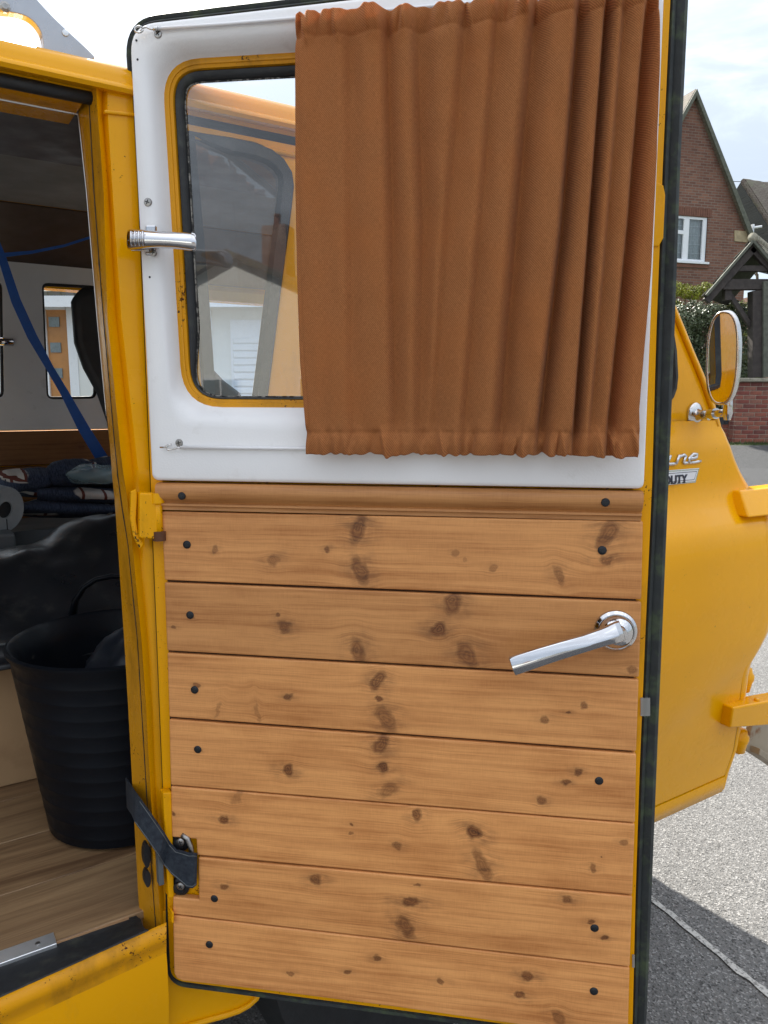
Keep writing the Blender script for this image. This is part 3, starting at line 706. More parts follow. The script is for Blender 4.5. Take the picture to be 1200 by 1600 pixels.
while n0 > -1.5:
    n1 = n0 - .148
    sh = rnd.uniform(-.3, .3); du = rnd.uniform(0, 5)
    aa = -1.6 + sh
    while aa < .95:
        a2 = min(aa + 1.2, .95)
        lo = max(aa, -1.3)
        if a2 > lo + .02:
            if a2 > lo: mk('floor_plank', vbox(lo + .0006, a2 - .0006, n1 + .0006, n0 - .0004, zf - .006, zf + .006), M['laminate'], fl, bevel=.0008, seg=1,
               uv=(lambda q_, d_=du: ((q_ - H).dot(U) + d_, (q_ - H).dot(N) + d_ * 3)))
        aa += 1.2
    n0 = n1 - .0008; i += 1
mk('floor_edge', vbox(-1.3, -.058, -.0640, -.0620, zf - .004, zf + .0055), M['cutedge'], fl)
tr_end = vz(88, 1470, zf + .01)[0]
tr = mk('sill_trim', merge(vbox(-1.2, tr_end, -.083, -.057, zf + .0065, zf + .009), vbox(-1.2, tr_end, -.0585, -.0565, zf - .006, zf + .009)), M['alu'], van, bevel=.0007, seg=1)
mk('trim_screw', lathe(V(tr_end - .022, -.070, zf + .009), Z, [(.0035, 0), (.003, .0012), (.001, .0015)], 10), M['steel'], tr)
# far wall
FN = -1.55
def fw(px, py): return vs(px, py, FN)
wq = [(64, 442), (152, 447), (150, 623), (72, 624)]
hole = [fw(*p) for p in wq]
hl = [tuple(p) for p in rloop(hole, (.02,) * 4, 4)]
w2 = [(-.36, fw(0, 440)[1]), (fw(3, 440)[0], fw(3, 440)[1]), (fw(6, 622)[0], fw(6, 622)[1]), (-.36, fw(6, 622)[1])]
w2l = [tuple(p) for p in rloop(w2, (.02,) * 4, 4)]
ztopf = fw(0, 385)[1]; zbf = fw(60, 672)[1]
farp = mk('far_wall_panel', poly_holes([(-2.3, zbf), (.36, zbf), (.36, ztopf), (-2.3, ztopf)], [hl, w2l], lambda a, z: V(a, FN, z)), M['inner_white'], van, solid=.012)
for h_ in (hl, w2l):
    r1 = inset(h_, .008)
    mk('far_window_seal', bridge_rings([[V(a, FN + .004, z) for a, z in h_], [V(a, FN + .006, z) for a, z in inset(h_, .004)], [V(a, FN - .005, z) for a, z in r1]]), M['rubber'], farp, smooth=True)
    mk('far_window_glass', ([V(a, FN - .004, z) for a, z in r1], [tuple(range(len(r1)))]), M['clean_glass'], farp)
# chrome latch and screws on the far panel
a_, z_ = fw(12, 535)
mk('far_latch', tube([V(a_ - .03, FN + .02, z_), V(a_ + .012, FN + .022, z_)], .012, 10), M['chrome'], farp, smooth=True)
for x, y in ((38, 415), (33, 515), (40, 652)):
    a_, z_ = fw(x, y); mk('far_screw', lathe(V(a_, FN, z_), N, [(.005, 0), (.004, .002), (.001, .003)], 8), M['black_screw'], farp)
# cab far side: rear post, rail under the side window, outer skins
mk('far_pillar', vbox(.36, .42, -1.64, -1.55, .4, 1.66), M['yellow'], van)
mk('far_cab_side', vbox(.42, 1.25, -1.64, -1.57, .4, 1.24), M['yellow'], van)
mk('far_side', vbox(-2.3, .36, -1.64, -1.565, .4, zbf), M['yellow'], van)
mk('far_gutter', vbox(-2.3, .92, -1.63, -1.57, 1.64, z_cr), M['yellow'], van)
mk('tail', vbox(-2.34, -2.3, -1.64, 0, .4, 1.76), M['yellow'], van)
mk('rear_side', vbox(-2.3, -1.25, -.04, 0, .38, 1.67), M['yellow'], van)
mk('underbody', vbox(-2.3, 1.0, -1.5, -.12, .42, .56), M['black_trim'], van)
mk('dashboard', vbox(1.0, 1.25, -1.5, -.15, 1.0, 1.26), M['seat'], van, bevel=.04)
# pine lining under the far windows and along the top
lin = pine('dark_stained_pine', [(-.05, 1.15, .012, .009, 0, .8), (.12, 1.10, .010, .008, 0, .8), (.2, 1.16, .009, .007, 0, .8)], 11, .32)
vuv = lambda q_: ((q_ - H).dot(U), q_.z)
zc = zbf
for i in range(4):
    mk('lining_board', vbox(-2.2, .42, FN - .012, FN + .006, zc - .105, zc - .002), lin, van, bevel=.002, seg=1, uv=vuv); zc -= .107
mk('top_lining_board', vbox(-2.2, .9, FN - .012, FN + .008, ztopf + .002, ztopf + .14), lin, van, bevel=.002, seg=1, uv=vuv)
cu_ = [-.33, vz(60, 165, CZ)[1], vz(60, 252, CZ)[1], vz(60, 325, CZ)[1], -1.25]
ceilm = [lin, pbr('dark_plum_lining', (.05, .035, .045), .5, var=.2), pbr('grey_ceiling_panel', (.17, .17, .17), .6, var=.15), pbr('dark_brown_lining', (.06, .038, .028), .6, var=.2)]
for i in range(4):
    if abs(cu_[i + 1] - cu_[i]) > .01: mk('ceiling_board', vbox(-2.2, .9, min(cu_[i], cu_[i + 1]) + .001, max(cu_[i], cu_[i + 1]) - .001, CZ + .002 * i, CZ + .012 + .002 * i), ceilm[i], van, bevel=.001, seg=1, uv=lambda q_: ((q_ - H).dot(U), (q_ - H).dot(N)))
mk('roof_side_board', prism([V(-2.2, n, z) for n, z in ((-.07, z_open + .004), (-.33, CZ - .01), (-.33, CZ + .0), (-.07, z_open + .014))], [V(.9, n, z) for n, z in ((-.07, z_open + .004), (-.33, CZ - .01), (-.33, CZ + .0), (-.07, z_open + .014))]), ceilm[1], van)
fb_ = [(-1.25, CZ), (-1.575, 1.69), (-1.575, 1.70), (-1.25, CZ + .012)]
mk('roof_far_board', prism([V(-2.2, n, z) for n, z in fb_], [V(.9, n, z) for n, z in fb_]), ceilm[3], van)
# bench box and board
bz = .845
mk('bench_box', merge(vbox(-2.0, .16, -1.5, -.565, zf + .007, bz)), M['ply'], van, bevel=.002)
gb = vs(100, 840, -1.15); 
mk('grey_shelf', vbox(-.9, .4, -1.5, -1.10, gb[1] - .01, gb[1] + .012), M['grey_board'], van, bevel=.002)
mk('grey_shelf_front', vbox(-.9, .4, -1.12, -1.10, gb[1] - .05, gb[1] + .034), M['grey_board'], van, bevel=.002)
# seats
def blob(c, ax, ay, az, rx, ry, rz, p=2.6, nu=28, nv=18, amp=0., fr=6., seed=0):
    rows = []
    for i in range(nv + 1):
        ph = -math.pi / 2 + math.pi * i / nv; cp, sp2 = math.cos(ph), math.sin(ph); row = []
        for j in range(nu):
            th_ = 2 * math.pi * j / nu
            f_ = lambda q_: math.copysign(abs(q_) ** (2 / p), q_)
            q_ = ax * (rx * f_(cp) * f_(math.cos(th_))) + ay * (ry * f_(cp) * f_(math.sin(th_))) + az * (rz * f_(sp2))
            d_ = 1 + amp * noise.fractal(q_ * fr + Vector((seed, seed, 0)), .9, 2, 4)
            row.append(Vector(c) + q_ * d_)
        rows.append(row)
    return grid(rows, True)
# driver's seat back: outline traced on its own plane and given depth
dp = [(109, 470), (114, 455), (128, 447), (160, 444), (200, 450), (205, 700), (172, 700), (166, 660), (150, 615), (128, 575), (114, 535)]
q = [vs(x, y, -1.12) for x, y in dp]
mk('driver_seat', prism([V(a, -1.12, z) for a, z in q], [V(a + .05, -1.30, z) for a, z in q]), M['seat'], van, bevel=.03, seg=4, smooth=True, auto=60)
dp = [(180, 420), (262, 440), (300, 515), (322, 560), (352, 592), (378, 612), (400, 660), (240, 680), (180, 600)]
q = [vs(x, y, -.30) for x, y in dp]
mk('passenger_seat', prism([V(a, -.30, z) for a, z in q], [V(a + .03, -.50, z - .01) for a, z in q]), M['seat'], van, bevel=.02, seg=4, smooth=True, auto=60)
# wheel under the cab
wc = V(.50, -.13, .33)
wh = mk('front_wheel', lathe(wc, N, [(.20, -.18), (.31, -.17), (.335, -.12), (.335, -.04), (.31, .0), (.20, .0), (.19, -.02)], 40), M['tyre'], van, smooth=True, auto=40)
mk('wheel_rim', lathe(wc, N, [(.19, -.03), (.185, -.01), (.15, -.035), (.08, -.03), (.07, -.005), (.02, 0)], 32), M['bumper'], wh, smooth=True, auto=40)
mk('wheel_well', vbox(.10, .95, -.55, -.50, .3, .7), M['black_trim'], van)
mk('well_roof', vbox(.10, .95, -.52, -.03, .64, .68), M['black_trim'], van)
pt_ = vs(612, 1590, -.05)

# ---- hinges of the loading door on the pillar
for (x0, y0, x1, y1) in ((216, 769, 252, 842), (266, 1420, 270, 1440)):
    q = [vs(x, y, .002) for x, y in ((x0, y0), (x1, y0 + 1), (x1, y1), (x0, y1 - 2))]
    hg = mk('door_hinge', prism([V(a, .009, z) for a, z in q], [V(a, -.008, z) for a, z in q]), M['edge'], van, bevel=.0025, seg=3)
    if y0 < 800:
        kc_ = V(q[1][0] - .006, .006, (q[1][1] + q[2][1]) / 2)
        for zz0, zz1, m_ in ((q[1][1] - .012, q[1][1] + .001, 'edge'), (q[2][1] - .001, q[2][1] + .011, 'rust')):
            mk('hinge_knuckle', tube([Vector((kc_.x, kc_.y, zz0)) - N * .0, Vector((kc_.x, kc_.y, zz1))], .0085, 12), M[m_], hg, smooth=True, auto=40)
        mk('hinge_pin', tube([Vector((kc_.x, kc_.y, q[2][1])), Vector((kc_.x, kc_.y, q[1][1]))], .0052, 10), M['edge'], hg, smooth=True)
# dark scar round the hinge pocket
hp = [(204, 768), (212, 764), (214, 775), (212, 812), (216, 838), (224, 850), (218, 858), (208, 838), (203, 810)]
q = [vs(x, y, .0) for x, y in hp]
mk('hinge_pocket', prism([V(a, .0015, z) for a, z in q], [V(a, -.004, z) for a, z in q]), M['edge'], van, bevel=.001)

# ---- open loading door
Dw = 0.
def dq(*pts, w_=0.): return [dr(x, y, w_) for x, y in pts]
outl = dq((206, 40), (1050, -60), (988, 1627), (266, 1532))
ol = rloop(outl, (.030, .03, .03, .022), 8)
ol = [Vector((p[0] + (interp([(.5, 0), (.6, -.002), (.9, -.003), (1.2, -.0005), (1.45, -.0025), (1.72, 0)], p[1]) if p[0] > .5 else 0), p[1])) for p in ol]
hole_d = dq((246, 88), (975, 43), (962, 640), (280, 636))
hlo = rloop(hole_d, (.048, .05, .05, .052), 8)
def rl(la, lb, t): return [a.lerp(b, t) for a, b in zip(la, lb)]
def ringD(loop, w_): return [D(p[0], w_, p[1]) for p in loop]
door = mk('loading_door', bridge_rings([ringD(ol, -.001), ringD(rl(ol, hlo, .45), -.001), ringD(rl(ol, hlo, .7), -.014), ringD(hlo, -.014), ringD(hlo, -.040), ringD(ol, -.046), ringD(ol, -.001)]), M['edge'], van, smooth=True, auto=35)
prop(door, 'open loading door lined with pine boards below a white painted panel')
mk('outer_skin', bridge_rings([ringD(rl(ol, hlo, -.02), -.045), ringD(rl(ol, hlo, .5), -.052), ringD(hlo, -.050), ringD(hlo, -.046)]), M['yellow'], door, smooth=True)
# bulge on the right yellow flange and notch pieces
q = dq((1024, 285), (1036, 290), (1039, 305), (1036, 372), (1029, 385), (1020, 385))
mk('flange_tab', prism([D(u, .002, z) for u, z in q], [D(u, -.012, z) for u, z in q]), M['edge'], door, bevel=.001)
# perimeter rubber seal (wider on the lock side)
def seal_ring(offs, w_):
    c = []
    n_ = len(ol)
    for i in range(n_):
        p = ol[i]; a = ol[i - 1]; b = ol[(i + 1) % n_]; t = (b - a).normalized(); nn = Vector((-t.y, t.x)); cen = Vector((.3, 1.1))
        if (p - cen).dot(nn) < 0: nn = -nn
        # width depends on the side
        wt = abs(nn.x) if nn.x > 0 else 0; wl = abs(nn.x) if nn.x < 0 else 0; wu = max(0, nn.y); wd = max(0, -nn.y)
        lw_ = .0125 if p[1] > 1.66 else (lerp(.001, .0125, max(0, (p[1] - 1.5) / .16)) if p[1] > .62 else .008)
        ww = (wt ** 2 * .0205 + wl ** 2 * lw_ + wu ** 2 * .0125 + wd ** 2 * .013)
        ww *= 1 + .10 * noise.noise(Vector((p[0] * 9, p[1] * 9, 1)))
        c.append(p + nn * ww * offs)
    return ringD(c, w_)
mk('rubber_seal', bridge_rings([seal_ring(.0, -.006), seal_ring(.03, -.002), seal_ring(.12, .0005), seal_ring(.28, -.001), seal_ring(.34, -.004), seal_ring(.45, -.003), seal_ring(.75, -.002), seal_ring(.95, -.006), seal_ring(1., -.012), seal_ring(1., -.024), seal_ring(.5, -.03), seal_ring(0, -.03)]), M['lichen_rubber'], door, smooth=True, auto=45)
# white panel with its coved window opening
WO = dq((210, 47), (1036, -48), (1003, 762), (245, 749))
wo = rloop(WO, (.03, .02, .008, .008), 8)
wh0 = hlo
def toward(la, lb, d): return [a + (b - a).normalized() * min(d, (b - a).length * d / .056) for a, b in zip(la, lb)]
mk('white_panel', bridge_rings([ringD(wo, .0), ringD(wo, .010), ringD(toward(wo, wh0, .0015), .0125), ringD(toward(wo, wh0, .006), .013), ringD(rl(wo, wh0, .25), .0135), ringD(toward(wh0, wo, .032), .0135), ringD(toward(wh0, wo, .024), .0125), ringD(toward(wh0, wo, .016), .009), ringD(toward(wh0, wo, .009), .003), ringD(toward(wh0, wo, .004), -.004), ringD(toward(wh0, wo, .001), -.010), ringD(wh0, -.011)]), M['white'], door, smooth=True, auto=60)
def off_in(loop, d):
    n_ = len(loop); r_ = []
    for i in range(n_):
        t = (loop[(i + 1) % n_] - loop[i - 1]).normalized(); nn = Vector((-t.y, t.x)); cen = Vector((.30, 1.5))
        if (cen - loop[i]).dot(nn) < 0: nn = -nn
        r_.append(loop[i] + nn * d)
    return r_
mk('window_rim', bridge_rings([ringD(off_in(hlo, -.001), -.0105), ringD(off_in(hlo, .003), -.0125), ringD(off_in(hlo, .0055), -.0125), ringD(off_in(hlo, .006), -.0140), ringD(off_in(hlo, .0095), -.0150), ringD(off_in(hlo, .0105), -.021)]), M['jamb'], door, smooth=True, auto=40)
def off_rub(loop, d0, top):
    a = off_in(loop, d0); b = off_in(loop, top); n_ = len(loop)
    zt_ = max(p[1] for p in loop); zb_ = min(p[1] for p in loop)
    return [p.lerp(q_, max(0, min(1, (p[1] - (zb_ + .03)) / .06))) for p, q_ in zip(a, b)]
mk('glazing_rubber', bridge_rings([ringD(off_in(hlo, .0090), -.0215), ringD(off_rub(hlo, .0105, .0120), -.0165), ringD(off_rub(hlo, .0112, .0165), -.0165), ringD(off_rub(hlo, .0120, .0195), -.019), ringD(off_rub(hlo, .0130, .0215), -.026)]), M['rubber'], door, smooth=True, auto=50)
gi_ = off_rub(hlo, .0120, .020)
mk('window_glass', (ringD(gi_, -.024), [tuple(range(len(gi_)))]), M['glass'], door)
pf = [D(p[0], -.0225, p[1]) for p in off_rub(hlo, .0133, .022)]
mk('perished_sealant', tube(pf, .0011, 5, closed=True), pbr('perished_sealant', (.22, .21, .19), .9, var=.5, vs_=60, bump=.6, bs=300, c2=(.02, .02, .02), cov=(.45, .55)), door)
# moulding
uL0, zt0 = dr(252, 753); uR0, zt1 = dr(1003, 766); _, zb0 = dr(256, 796); _, zb1 = dr(1003, 812)
mh = zt0 - zb0
prof = [(0, 0), (.0125, 0), (.0165, -.05), (.0185, -.16), (.0190, -.32), (.0175, -.48), (.0140, -.60), (.0105, -.66), (.0100, -.70), (.0125, -.73), (.0130, -.80), (.0100, -.84), (.0095, -.90), (.0100, -.97), (0, -1.0)]
rows = []
for i in range(13):
    t = i / 12; u = lerp(uL0, uR0 - .001, t); z0_ = lerp(zt0, zt1, t)
    rows.append([D(u, w_, z0_ + h_ * mh) for w_, h_ in prof])
vf = grid(rows); m_ = len(prof); vf[1].append(tuple(range(m_))); vf[1].append(tuple(range(12 * m_, 13 * m_)))
duv = lambda q_: ((q_ - H).dot(E), q_.z)
mk('top_moulding', vf, pine('moulding_pine', [], 5.3, .66), door, smooth=True, auto=40, uv=duv)
# boards
lineL = [797, 905, 1014, 1117, 1222, 1325, 1422, 1521]; lineR = [812, 935, 1055, 1170, 1280, 1392, 1503, 1616]
xl = [257, 262, 266, 269, 271.5, 273, 274.5, 276]; xr = [1002.5, 1000, 996, 992, 990, 986, 982, 979]
KN = [[(563, 822, 13, 22, -.35, 1), (565, 888, 12, 21, .45, .9), (430, 873, 9, 9, .3, .6), (340, 856, 5, 5, 0, .6), (514, 855, 5, 4, 0, .9), (948, 832, 13, 22, -.5, .9), (945, 871, 9, 6, 0, .8), (873, 897, 8, 14, .35, .7), (712, 862, 4, 4, 0, .5), (770, 886, 5, 5, 0, .5), (726, 872, 4, 3, 0, .4)],
      [(447, 978, 9, 9, 0, .8), (439, 957, 5, 4, 0, .9), (562, 1012, 13, 18, .25, .9), (708, 938, 14, 18, -.5, 1), (687, 980, 11, 11, 0, 1), (731, 1020, 15, 20, .5, .9), (277, 977, 4, 3, 0, .7), (985, 1042, 8, 6, 0, .7), (305, 962, 3, 3, 0, .7)],
      [(593, 1060, 11, 16, -.5, 1), (595, 1087, 6, 4, 0, 1), (605, 1118, 14, 22, .7, .8), (453, 1084, 6, 5, 0, .8), (312, 1068, 4, 3, 0, .8), (345, 1106, 4, 14, -.3, .4), (405, 1108, 4, 16, .1, .4), (912, 1098, 5, 5, 0, .8), (887, 1109, 4, 3, 0, .9), (850, 1119, 6, 6, 0, .7)],
      [(598, 1156, 13, 17, -.5, 1), (600, 1193, 9, 8, 0, 1), (608, 1228, 16, 10, .6, .6), (454, 1198, 9, 9, 0, 1), (903, 1200, 6, 5, 0, .9), (883, 1216, 6, 5, 0, .9), (845, 1245, 6, 7, 0, .8), (317, 1166, 4, 3, 0, .7)],
      [(353, 1274, 8, 6, 0, 1), (374, 1240, 8, 14, -.7, .4), (276, 1266, 3, 3, 0, .9), (551, 1281, 4, 3, 0, .9), (550, 1297, 3, 3, 0, .7), (653, 1268, 7, 11, -.2, .9), (742, 1295, 11, 10, -.3, 1), (754, 1345, 12, 26, .45, .8), (622, 1315, 6, 6, 0, .7), (974, 1310, 6, 5, 0, .6), (925, 1350, 5, 6, 0, .7), (938, 1331, 2, 2, 0, 1)],
      [(496, 1367, 9, 8, 0, .8), (353, 1377, 7, 6, 0, .8), (643, 1401, 14, 8, 0, .9), (635, 1440, 13, 20, .6, .9), (886, 1396, 8, 7, 0, .8), (923, 1431, 5, 4, 0, .9), (942, 1456, 6, 4, 0, .9), (651, 1375, 4, 2, 0, .7)],
      [(591, 1489, 6, 6, 0, .8), (545, 1511, 6, 5, 0, .8), (457, 1513, 5, 4, 0, .7), (690, 1526, 6, 5, 0, .8), (824, 1516, 9, 7, 0, .9), (813, 1545, 8, 6, 0, .9), (871, 1582, 10, 14, .3, .7)]]
tones = [.88, .78, .93, .98, 1.03, 1.0, 1.04]  # board to board variation, with shade on the upper boards put into their tone
px2m = .00084
for i in range(7):
    g0 = 1.1 if i > 3 else (.5 if i == 0 else 2.4)
    TL = dr(xl[i], lineL[i] + g0); TR = dr(xr[i], lineR[i] + g0); BR = dr(xr[i + 1], lineR[i + 1] - 1.1); BL = dr(xl[i + 1], lineL[i + 1] - 1.1)
    pts = [TL, TR, BR, BL]
    if i == 4: pts = [TL, TR, BR, dr(312, 1331 - 1), dr(311, 1305), dr(273, 1302)]
    if i == 5: pts = [dr(314, 1333), TR, BR, BL, dr(275, 1394), dr(315, 1398)]
    if i == 0: pts = [TL, TR, BR, BL]
    if i == 6: pts = [TL, TR, dr(979, 1616), dr(620, 1565), dr(407, 1538), dr(290, 1525), dr(280, 1521), dr(276, 1512)]
    kn = []
    for (x, y, a, b, an, dk) in KN[i]:
        u, z = dr(x, y); big = b > 12; kn.append((u, z, a * px2m * (.78 if big else 1), b * px2m, -an, dk * (.85 if big else 1)))
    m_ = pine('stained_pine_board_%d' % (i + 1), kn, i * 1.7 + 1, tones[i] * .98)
    face = .0098 + (i % 2) * .0006
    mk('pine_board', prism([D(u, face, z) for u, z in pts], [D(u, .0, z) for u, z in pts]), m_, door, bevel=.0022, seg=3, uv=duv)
mk('board_backing', prism([D(u, .004, z) for u, z in dq((262, 800), (996, 815), (974, 1590), (300, 1515), (318, 1400), (320, 1300), (270, 1290))], [D(u, .0005, z) for u, z in dq((262, 800), (996, 815), (974, 1590), (300, 1515), (318, 1400), (320, 1300), (270, 1290))]), pbr('dark_backing', (.05, .02, .008), .8), door)
# screws
def screw(x, y, r, m, parent, w0):
    u, z = dr(x, y, w0); c = D(u, w0, z)
    o_ = mk('screw', lathe(c, ND, [(r, -.001), (r, .0004), (r * .85, .0013), (r * .4, .0017), (.0002, .0018)], 16), M[m], parent, smooth=True, auto=40)
    an = random.uniform(0, 1.5)
    d1 = E * math.cos(an) + Z * math.sin(an); d2 = ND.cross(d1)
    mk('screw_recess', merge(box(c + ND * .0017, d1, d2, ND, r * 1.1, r * .22, .0005), box(c + ND * .00175, d2, d1, ND, r * 1.1, r * .22, .0005)), M['black_trim'], door)
for x, y in ((284, 775), (946, 785)): screw(x, y, .0050, 'black_screw', door, .0188)
for x, y in ((292, 851), (941, 860), (297, 961), (304, 1078), (309, 1171), (936, 1220), (335, 1404), (929, 1450), (327, 1476), (928, 1549)): screw(x, y, .0052, 'black_screw', door, .0104)
for x, y in ((247, 53), (231, 316), (280, 692)): screw(x, y, .0050, 'steel', door, .0134)
for x, y in ((215, 93), (213, 63), (234, 433)): 
    u, z = dr(x, y, .0136); mk('pin_hole', lathe(D(u, .0136, z), ND, [(.0013, -.001), (.0013, .0004), (.0002, .0006)], 8), M['black_screw'], door)
# bracket pocket, bolts, hook and pull strap
for x, y in ((281, 1316), (281, 1385)):
    u, z = dr(x, y, .004)
    mk('bracket_bolt', lathe(D(u, .001, z), ND, [(.0135, 0), (.0135, .003), (.0100, .0055), (.0085, .0055), (.0075, .0085), (.005, .010), (.0005, .0103)], 20), M['black_screw'], door, smooth=True, auto=40)
    screw(x + 1, y, .0055, 'steel', door, .0105)
hk = [dr(x, y, .010) for x, y in ((284, 1304), (293, 1310), (298, 1322), (300, 1340), (301, 1360))]
mk('strap_hook', tube([D(u, .010, z) for u, z in hk], .0036, 10), M['steel'], door, smooth=True)
def ribbon(pts, th, m, name, parent, nrm, w2=None):
    fr = []; bk = []
    for (pa, pb) in pts: fr.append([pa, pb]); bk.append([pa - nrm * th, pb - nrm * th])
    rows = []
    for (a, b), (c, d) in zip(fr, bk): rows.append([a, b, d, c])
    v_, f_ = grid(rows, True); f_.append((0, 1, 2, 3)); n_ = len(v_); f_.append((n_ - 4, n_ - 3, n_ - 2, n_ - 1))
    return mk(name, (v_, f_), m, parent, smooth=True, auto=50)
sp = [(hit(196, 1216, H - N * .12, N), hit(198, 1262, H - N * .12, N))]
for (x0, y0, x1, y1, w_) in ((209, 1236, 206, 1274, -.01), (219, 1250, 211, 1286, .0), (236, 1274, 230, 1312, .008), (256, 1303, 249, 1340, .013), (265, 1318, 256, 1352, .016), (275, 1329, 268, 1366, .018), (285, 1331, 282, 1378, .0195), (295, 1334, 292, 1387, .0200), (303, 1334, 301, 1388, .0195), (307, 1335, 306, 1384, .016), (306, 1337, 305, 1378, .010)):
    if x0 < 262:
        nn_ = {209: -.035, 219: -.012, 236: .008, 256: .014}[x0]
        p = hit(x0, y0, H + N * nn_, N); q_ = hit(x1, y1, H + N * nn_, N)
    else:
        p = hit(x0, y0, H + ND * w_, ND); q_ = hit(x1, y1, H + ND * w_, ND)
    sp.append((p, q_))
sp2_ = []
for (a, b), (c, d) in zip(sp, sp[1:]):
    for t in (0, .5): sp2_.append((a.lerp(c, t), b.lerp(d, t)))
sp2_.append(sp[-1])
ribbon(sp2_, .0028, M['webbing_black'], 'check_strap', door, ND)
for off_ in (.06, .94):
    mk('strap_stitching', tube([a.lerp(b, off_) + ND * .0004 for a, b in sp2_[4:]], .0006, 5), M['grey_board'], door)
# window catch (chrome lever on the hinge side)
def dbox(x0, x1, y0, y1, w0, w1):
    q_ = dq((x0, y0), (x1, y0), (x1, y1), (x0, y1), w_=w1); return prism([D(u, w1, z) for u, z in q_], [D(u, w0, z) for u, z in q_])
mk('catch_plate', dbox(227, 243, 352, 399, .012, .0165), M['chrome'], door, bevel=.0012, seg=2)
u, z = dr(236, 398, .017); screw(240, 395, .0042, 'steel', door, .0165)
lev = [(197, 358, 391), (203, 356, 392), (225, 358, 389), (250, 361, 388), (280, 362, 390), (300, 362, 394), (308, 364, 395)]
rows = []
for (x, yt, yb) in lev:
    wv_c = .036; row = []
    for j in range(12):
        t = 2 * math.pi * j / 12; yy = (yt + yb) / 2 - math.cos(t) * (yb - yt) / 2 * (1 if abs(math.cos(t)) > .1 else .8)
        wo_ = .030 + .0095 * math.sin(t)
        u, z = dr(x, yy, wo_); row.append(D(u, wo_, z))
    rows.append(row)
v_, f_ = grid(rows, True); f_.append(tuple(range(12))); f_.append(tuple(range(len(v_) - 12, len(v_))))
ctch = mk('window_catch', (v_, f_), M['chrome'], door, smooth=True, auto=50, subsurf=1)
for x in (204, 210, 216, 222):
    p0 = dr(x, 361, .0405); p1 = dr(x, 384, .0405)
    mk('catch_rib', tube([D(p0[0], .0395, p0[1]), D(p1[0], .0395, p1[1])], .0017, 6), M['chrome'], door, smooth=True)
mk('catch_post', tube([D(*((dr(238, 376, .02)[0]), .012, dr(238, 376, .02)[1])), D(dr(238, 376, .02)[0], .028, dr(238, 376, .02)[1])], .009, 12), M['chrome'], door, smooth=True)
mk('catch_spur', dbox(204, 232, 386, 392, .022, .026), M['dull_chrome'], door, bevel=.0008)
# door handle
u, z = dr(963, 984, .02); hc = D(u, .0, z)
u0, z0_ = dr(958, 990, .0); rc = D(dr(962, 986, .014)[0], 0, dr(962, 986, .014)[1])
mk('handle_rose', lathe(rc, ND, [(.0245, .008), (.0250, .012), (.0245, .015), (.0215, .018), (.0205, .0175), (.0195, .021), (.017, .026), (.012, .030), (.011, .034), (.0005, .036)], 36), M['chrome'], door, smooth=True, auto=30)
hp_ = [(972, 984, .034, .0118), (965, 987, .040, .0125), (945, 994, .045, .0110), (915, 1004, .047, .0105), (880, 1015, .048, .0110), (845, 1026, .048, .0115), (815, 1036, .047, .0120), (800, 1041, .046, .0120)]
hdv = (Vector(dr(800, 1041, .046)) - Vector(dr(972, 984, .034))).normalized(); hperp = Vector((-hdv.y, hdv.x))
rows = []
for (x, y, w_, r_) in hp_:
    u, z = dr(x, y, w_); row = []
    k_ = .55 if x > 950 else 1.
    for pu, pw in ((1, 0), (.90, .0042), (.30, .0088), (.12, .0094), (-.10, .0090), (-.90, .0036), (-1, 0), (-.8, -.0032), (.8, -.0032)):
        row.append(D(u + hperp.x * pu * r_, w_ + pw * (1.2 if x > 900 else .9), z + hperp.y * pu * r_))
    rows.append(row)
v_, f_ = grid(rows, True); f_.append(tuple(range(9))); f_.append(tuple(range(len(v_) - 9, len(v_))))
mk('door_handle', (v_, f_), M['chrome'], door, smooth=True, auto=28, bevel=.0008, seg=2)
# curtain fixings: eyes + sheathed wires belong to the curtain further down
# tape on the rubber edge
for (x0, x1, y0, y1) in ((1001, 1016, 1091, 1119), (988, 992, 1493, 1512)):
    mk('tape', dbox(x0, x1, y0, y1, -.0005, .0016), M['tape'], door)

# ================================================================== roof rack foot
zr = z_cr
rp = [(-300, -60), (20, -60), (47, -3), (75, 28), (100, 52), (134, 83), (150, 100), (110, 102), (66, 96), (65, 70), (61, 55), (50, 39), (33, 29), (0, 24), (-300, 10)]
rn = -.055
for _ in range(2):
    np_ = []
    for a, b in zip(rp, rp[1:] + rp[:1]):
        np_ += [(a[0] * .75 + b[0] * .25, a[1] * .75 + b[1] * .25), (a[0] * .25 + b[0] * .75, a[1] * .25 + b[1] * .75)]
    rp = np_
q = [vs(x, y, rn) for x, y in rp]
rk = root('roof_rack', V(-.1, rn, zr + .02), 'silver grey roof rack foot bolted above the van gutter at top left', 'roof rack')
mk('rack_foot', prism([V(a, rn + .012, z) for a, z in q], [V(a, rn - .002, z) for a, z in q]), M['silver'], rk, bevel=.0015, seg=2)
mk('rack_bar', box(V(-.35, -.8, vs(0, -20, rn)[1] + .06), U, N, Z, .05, 1.45, .03), M['silver'], rk, bevel=.006)
u_ = vs(5, 20, rn); mk('rack_bolt', lathe(V(u_[0], rn + .012, u_[1]), N, [(.006, 0), (.006, .004), (.003, .006)], 10), M['steel'], rk)
q = vs(100, 58, rn); mk('rack_chip', lathe(V(vs(99, 58, rn)[0], rn + .0125, vs(99, 58, rn)[1]), N, [(.004, 0), (.0035, .0008), (.0005, .001)], 8), M['alu'], rk)

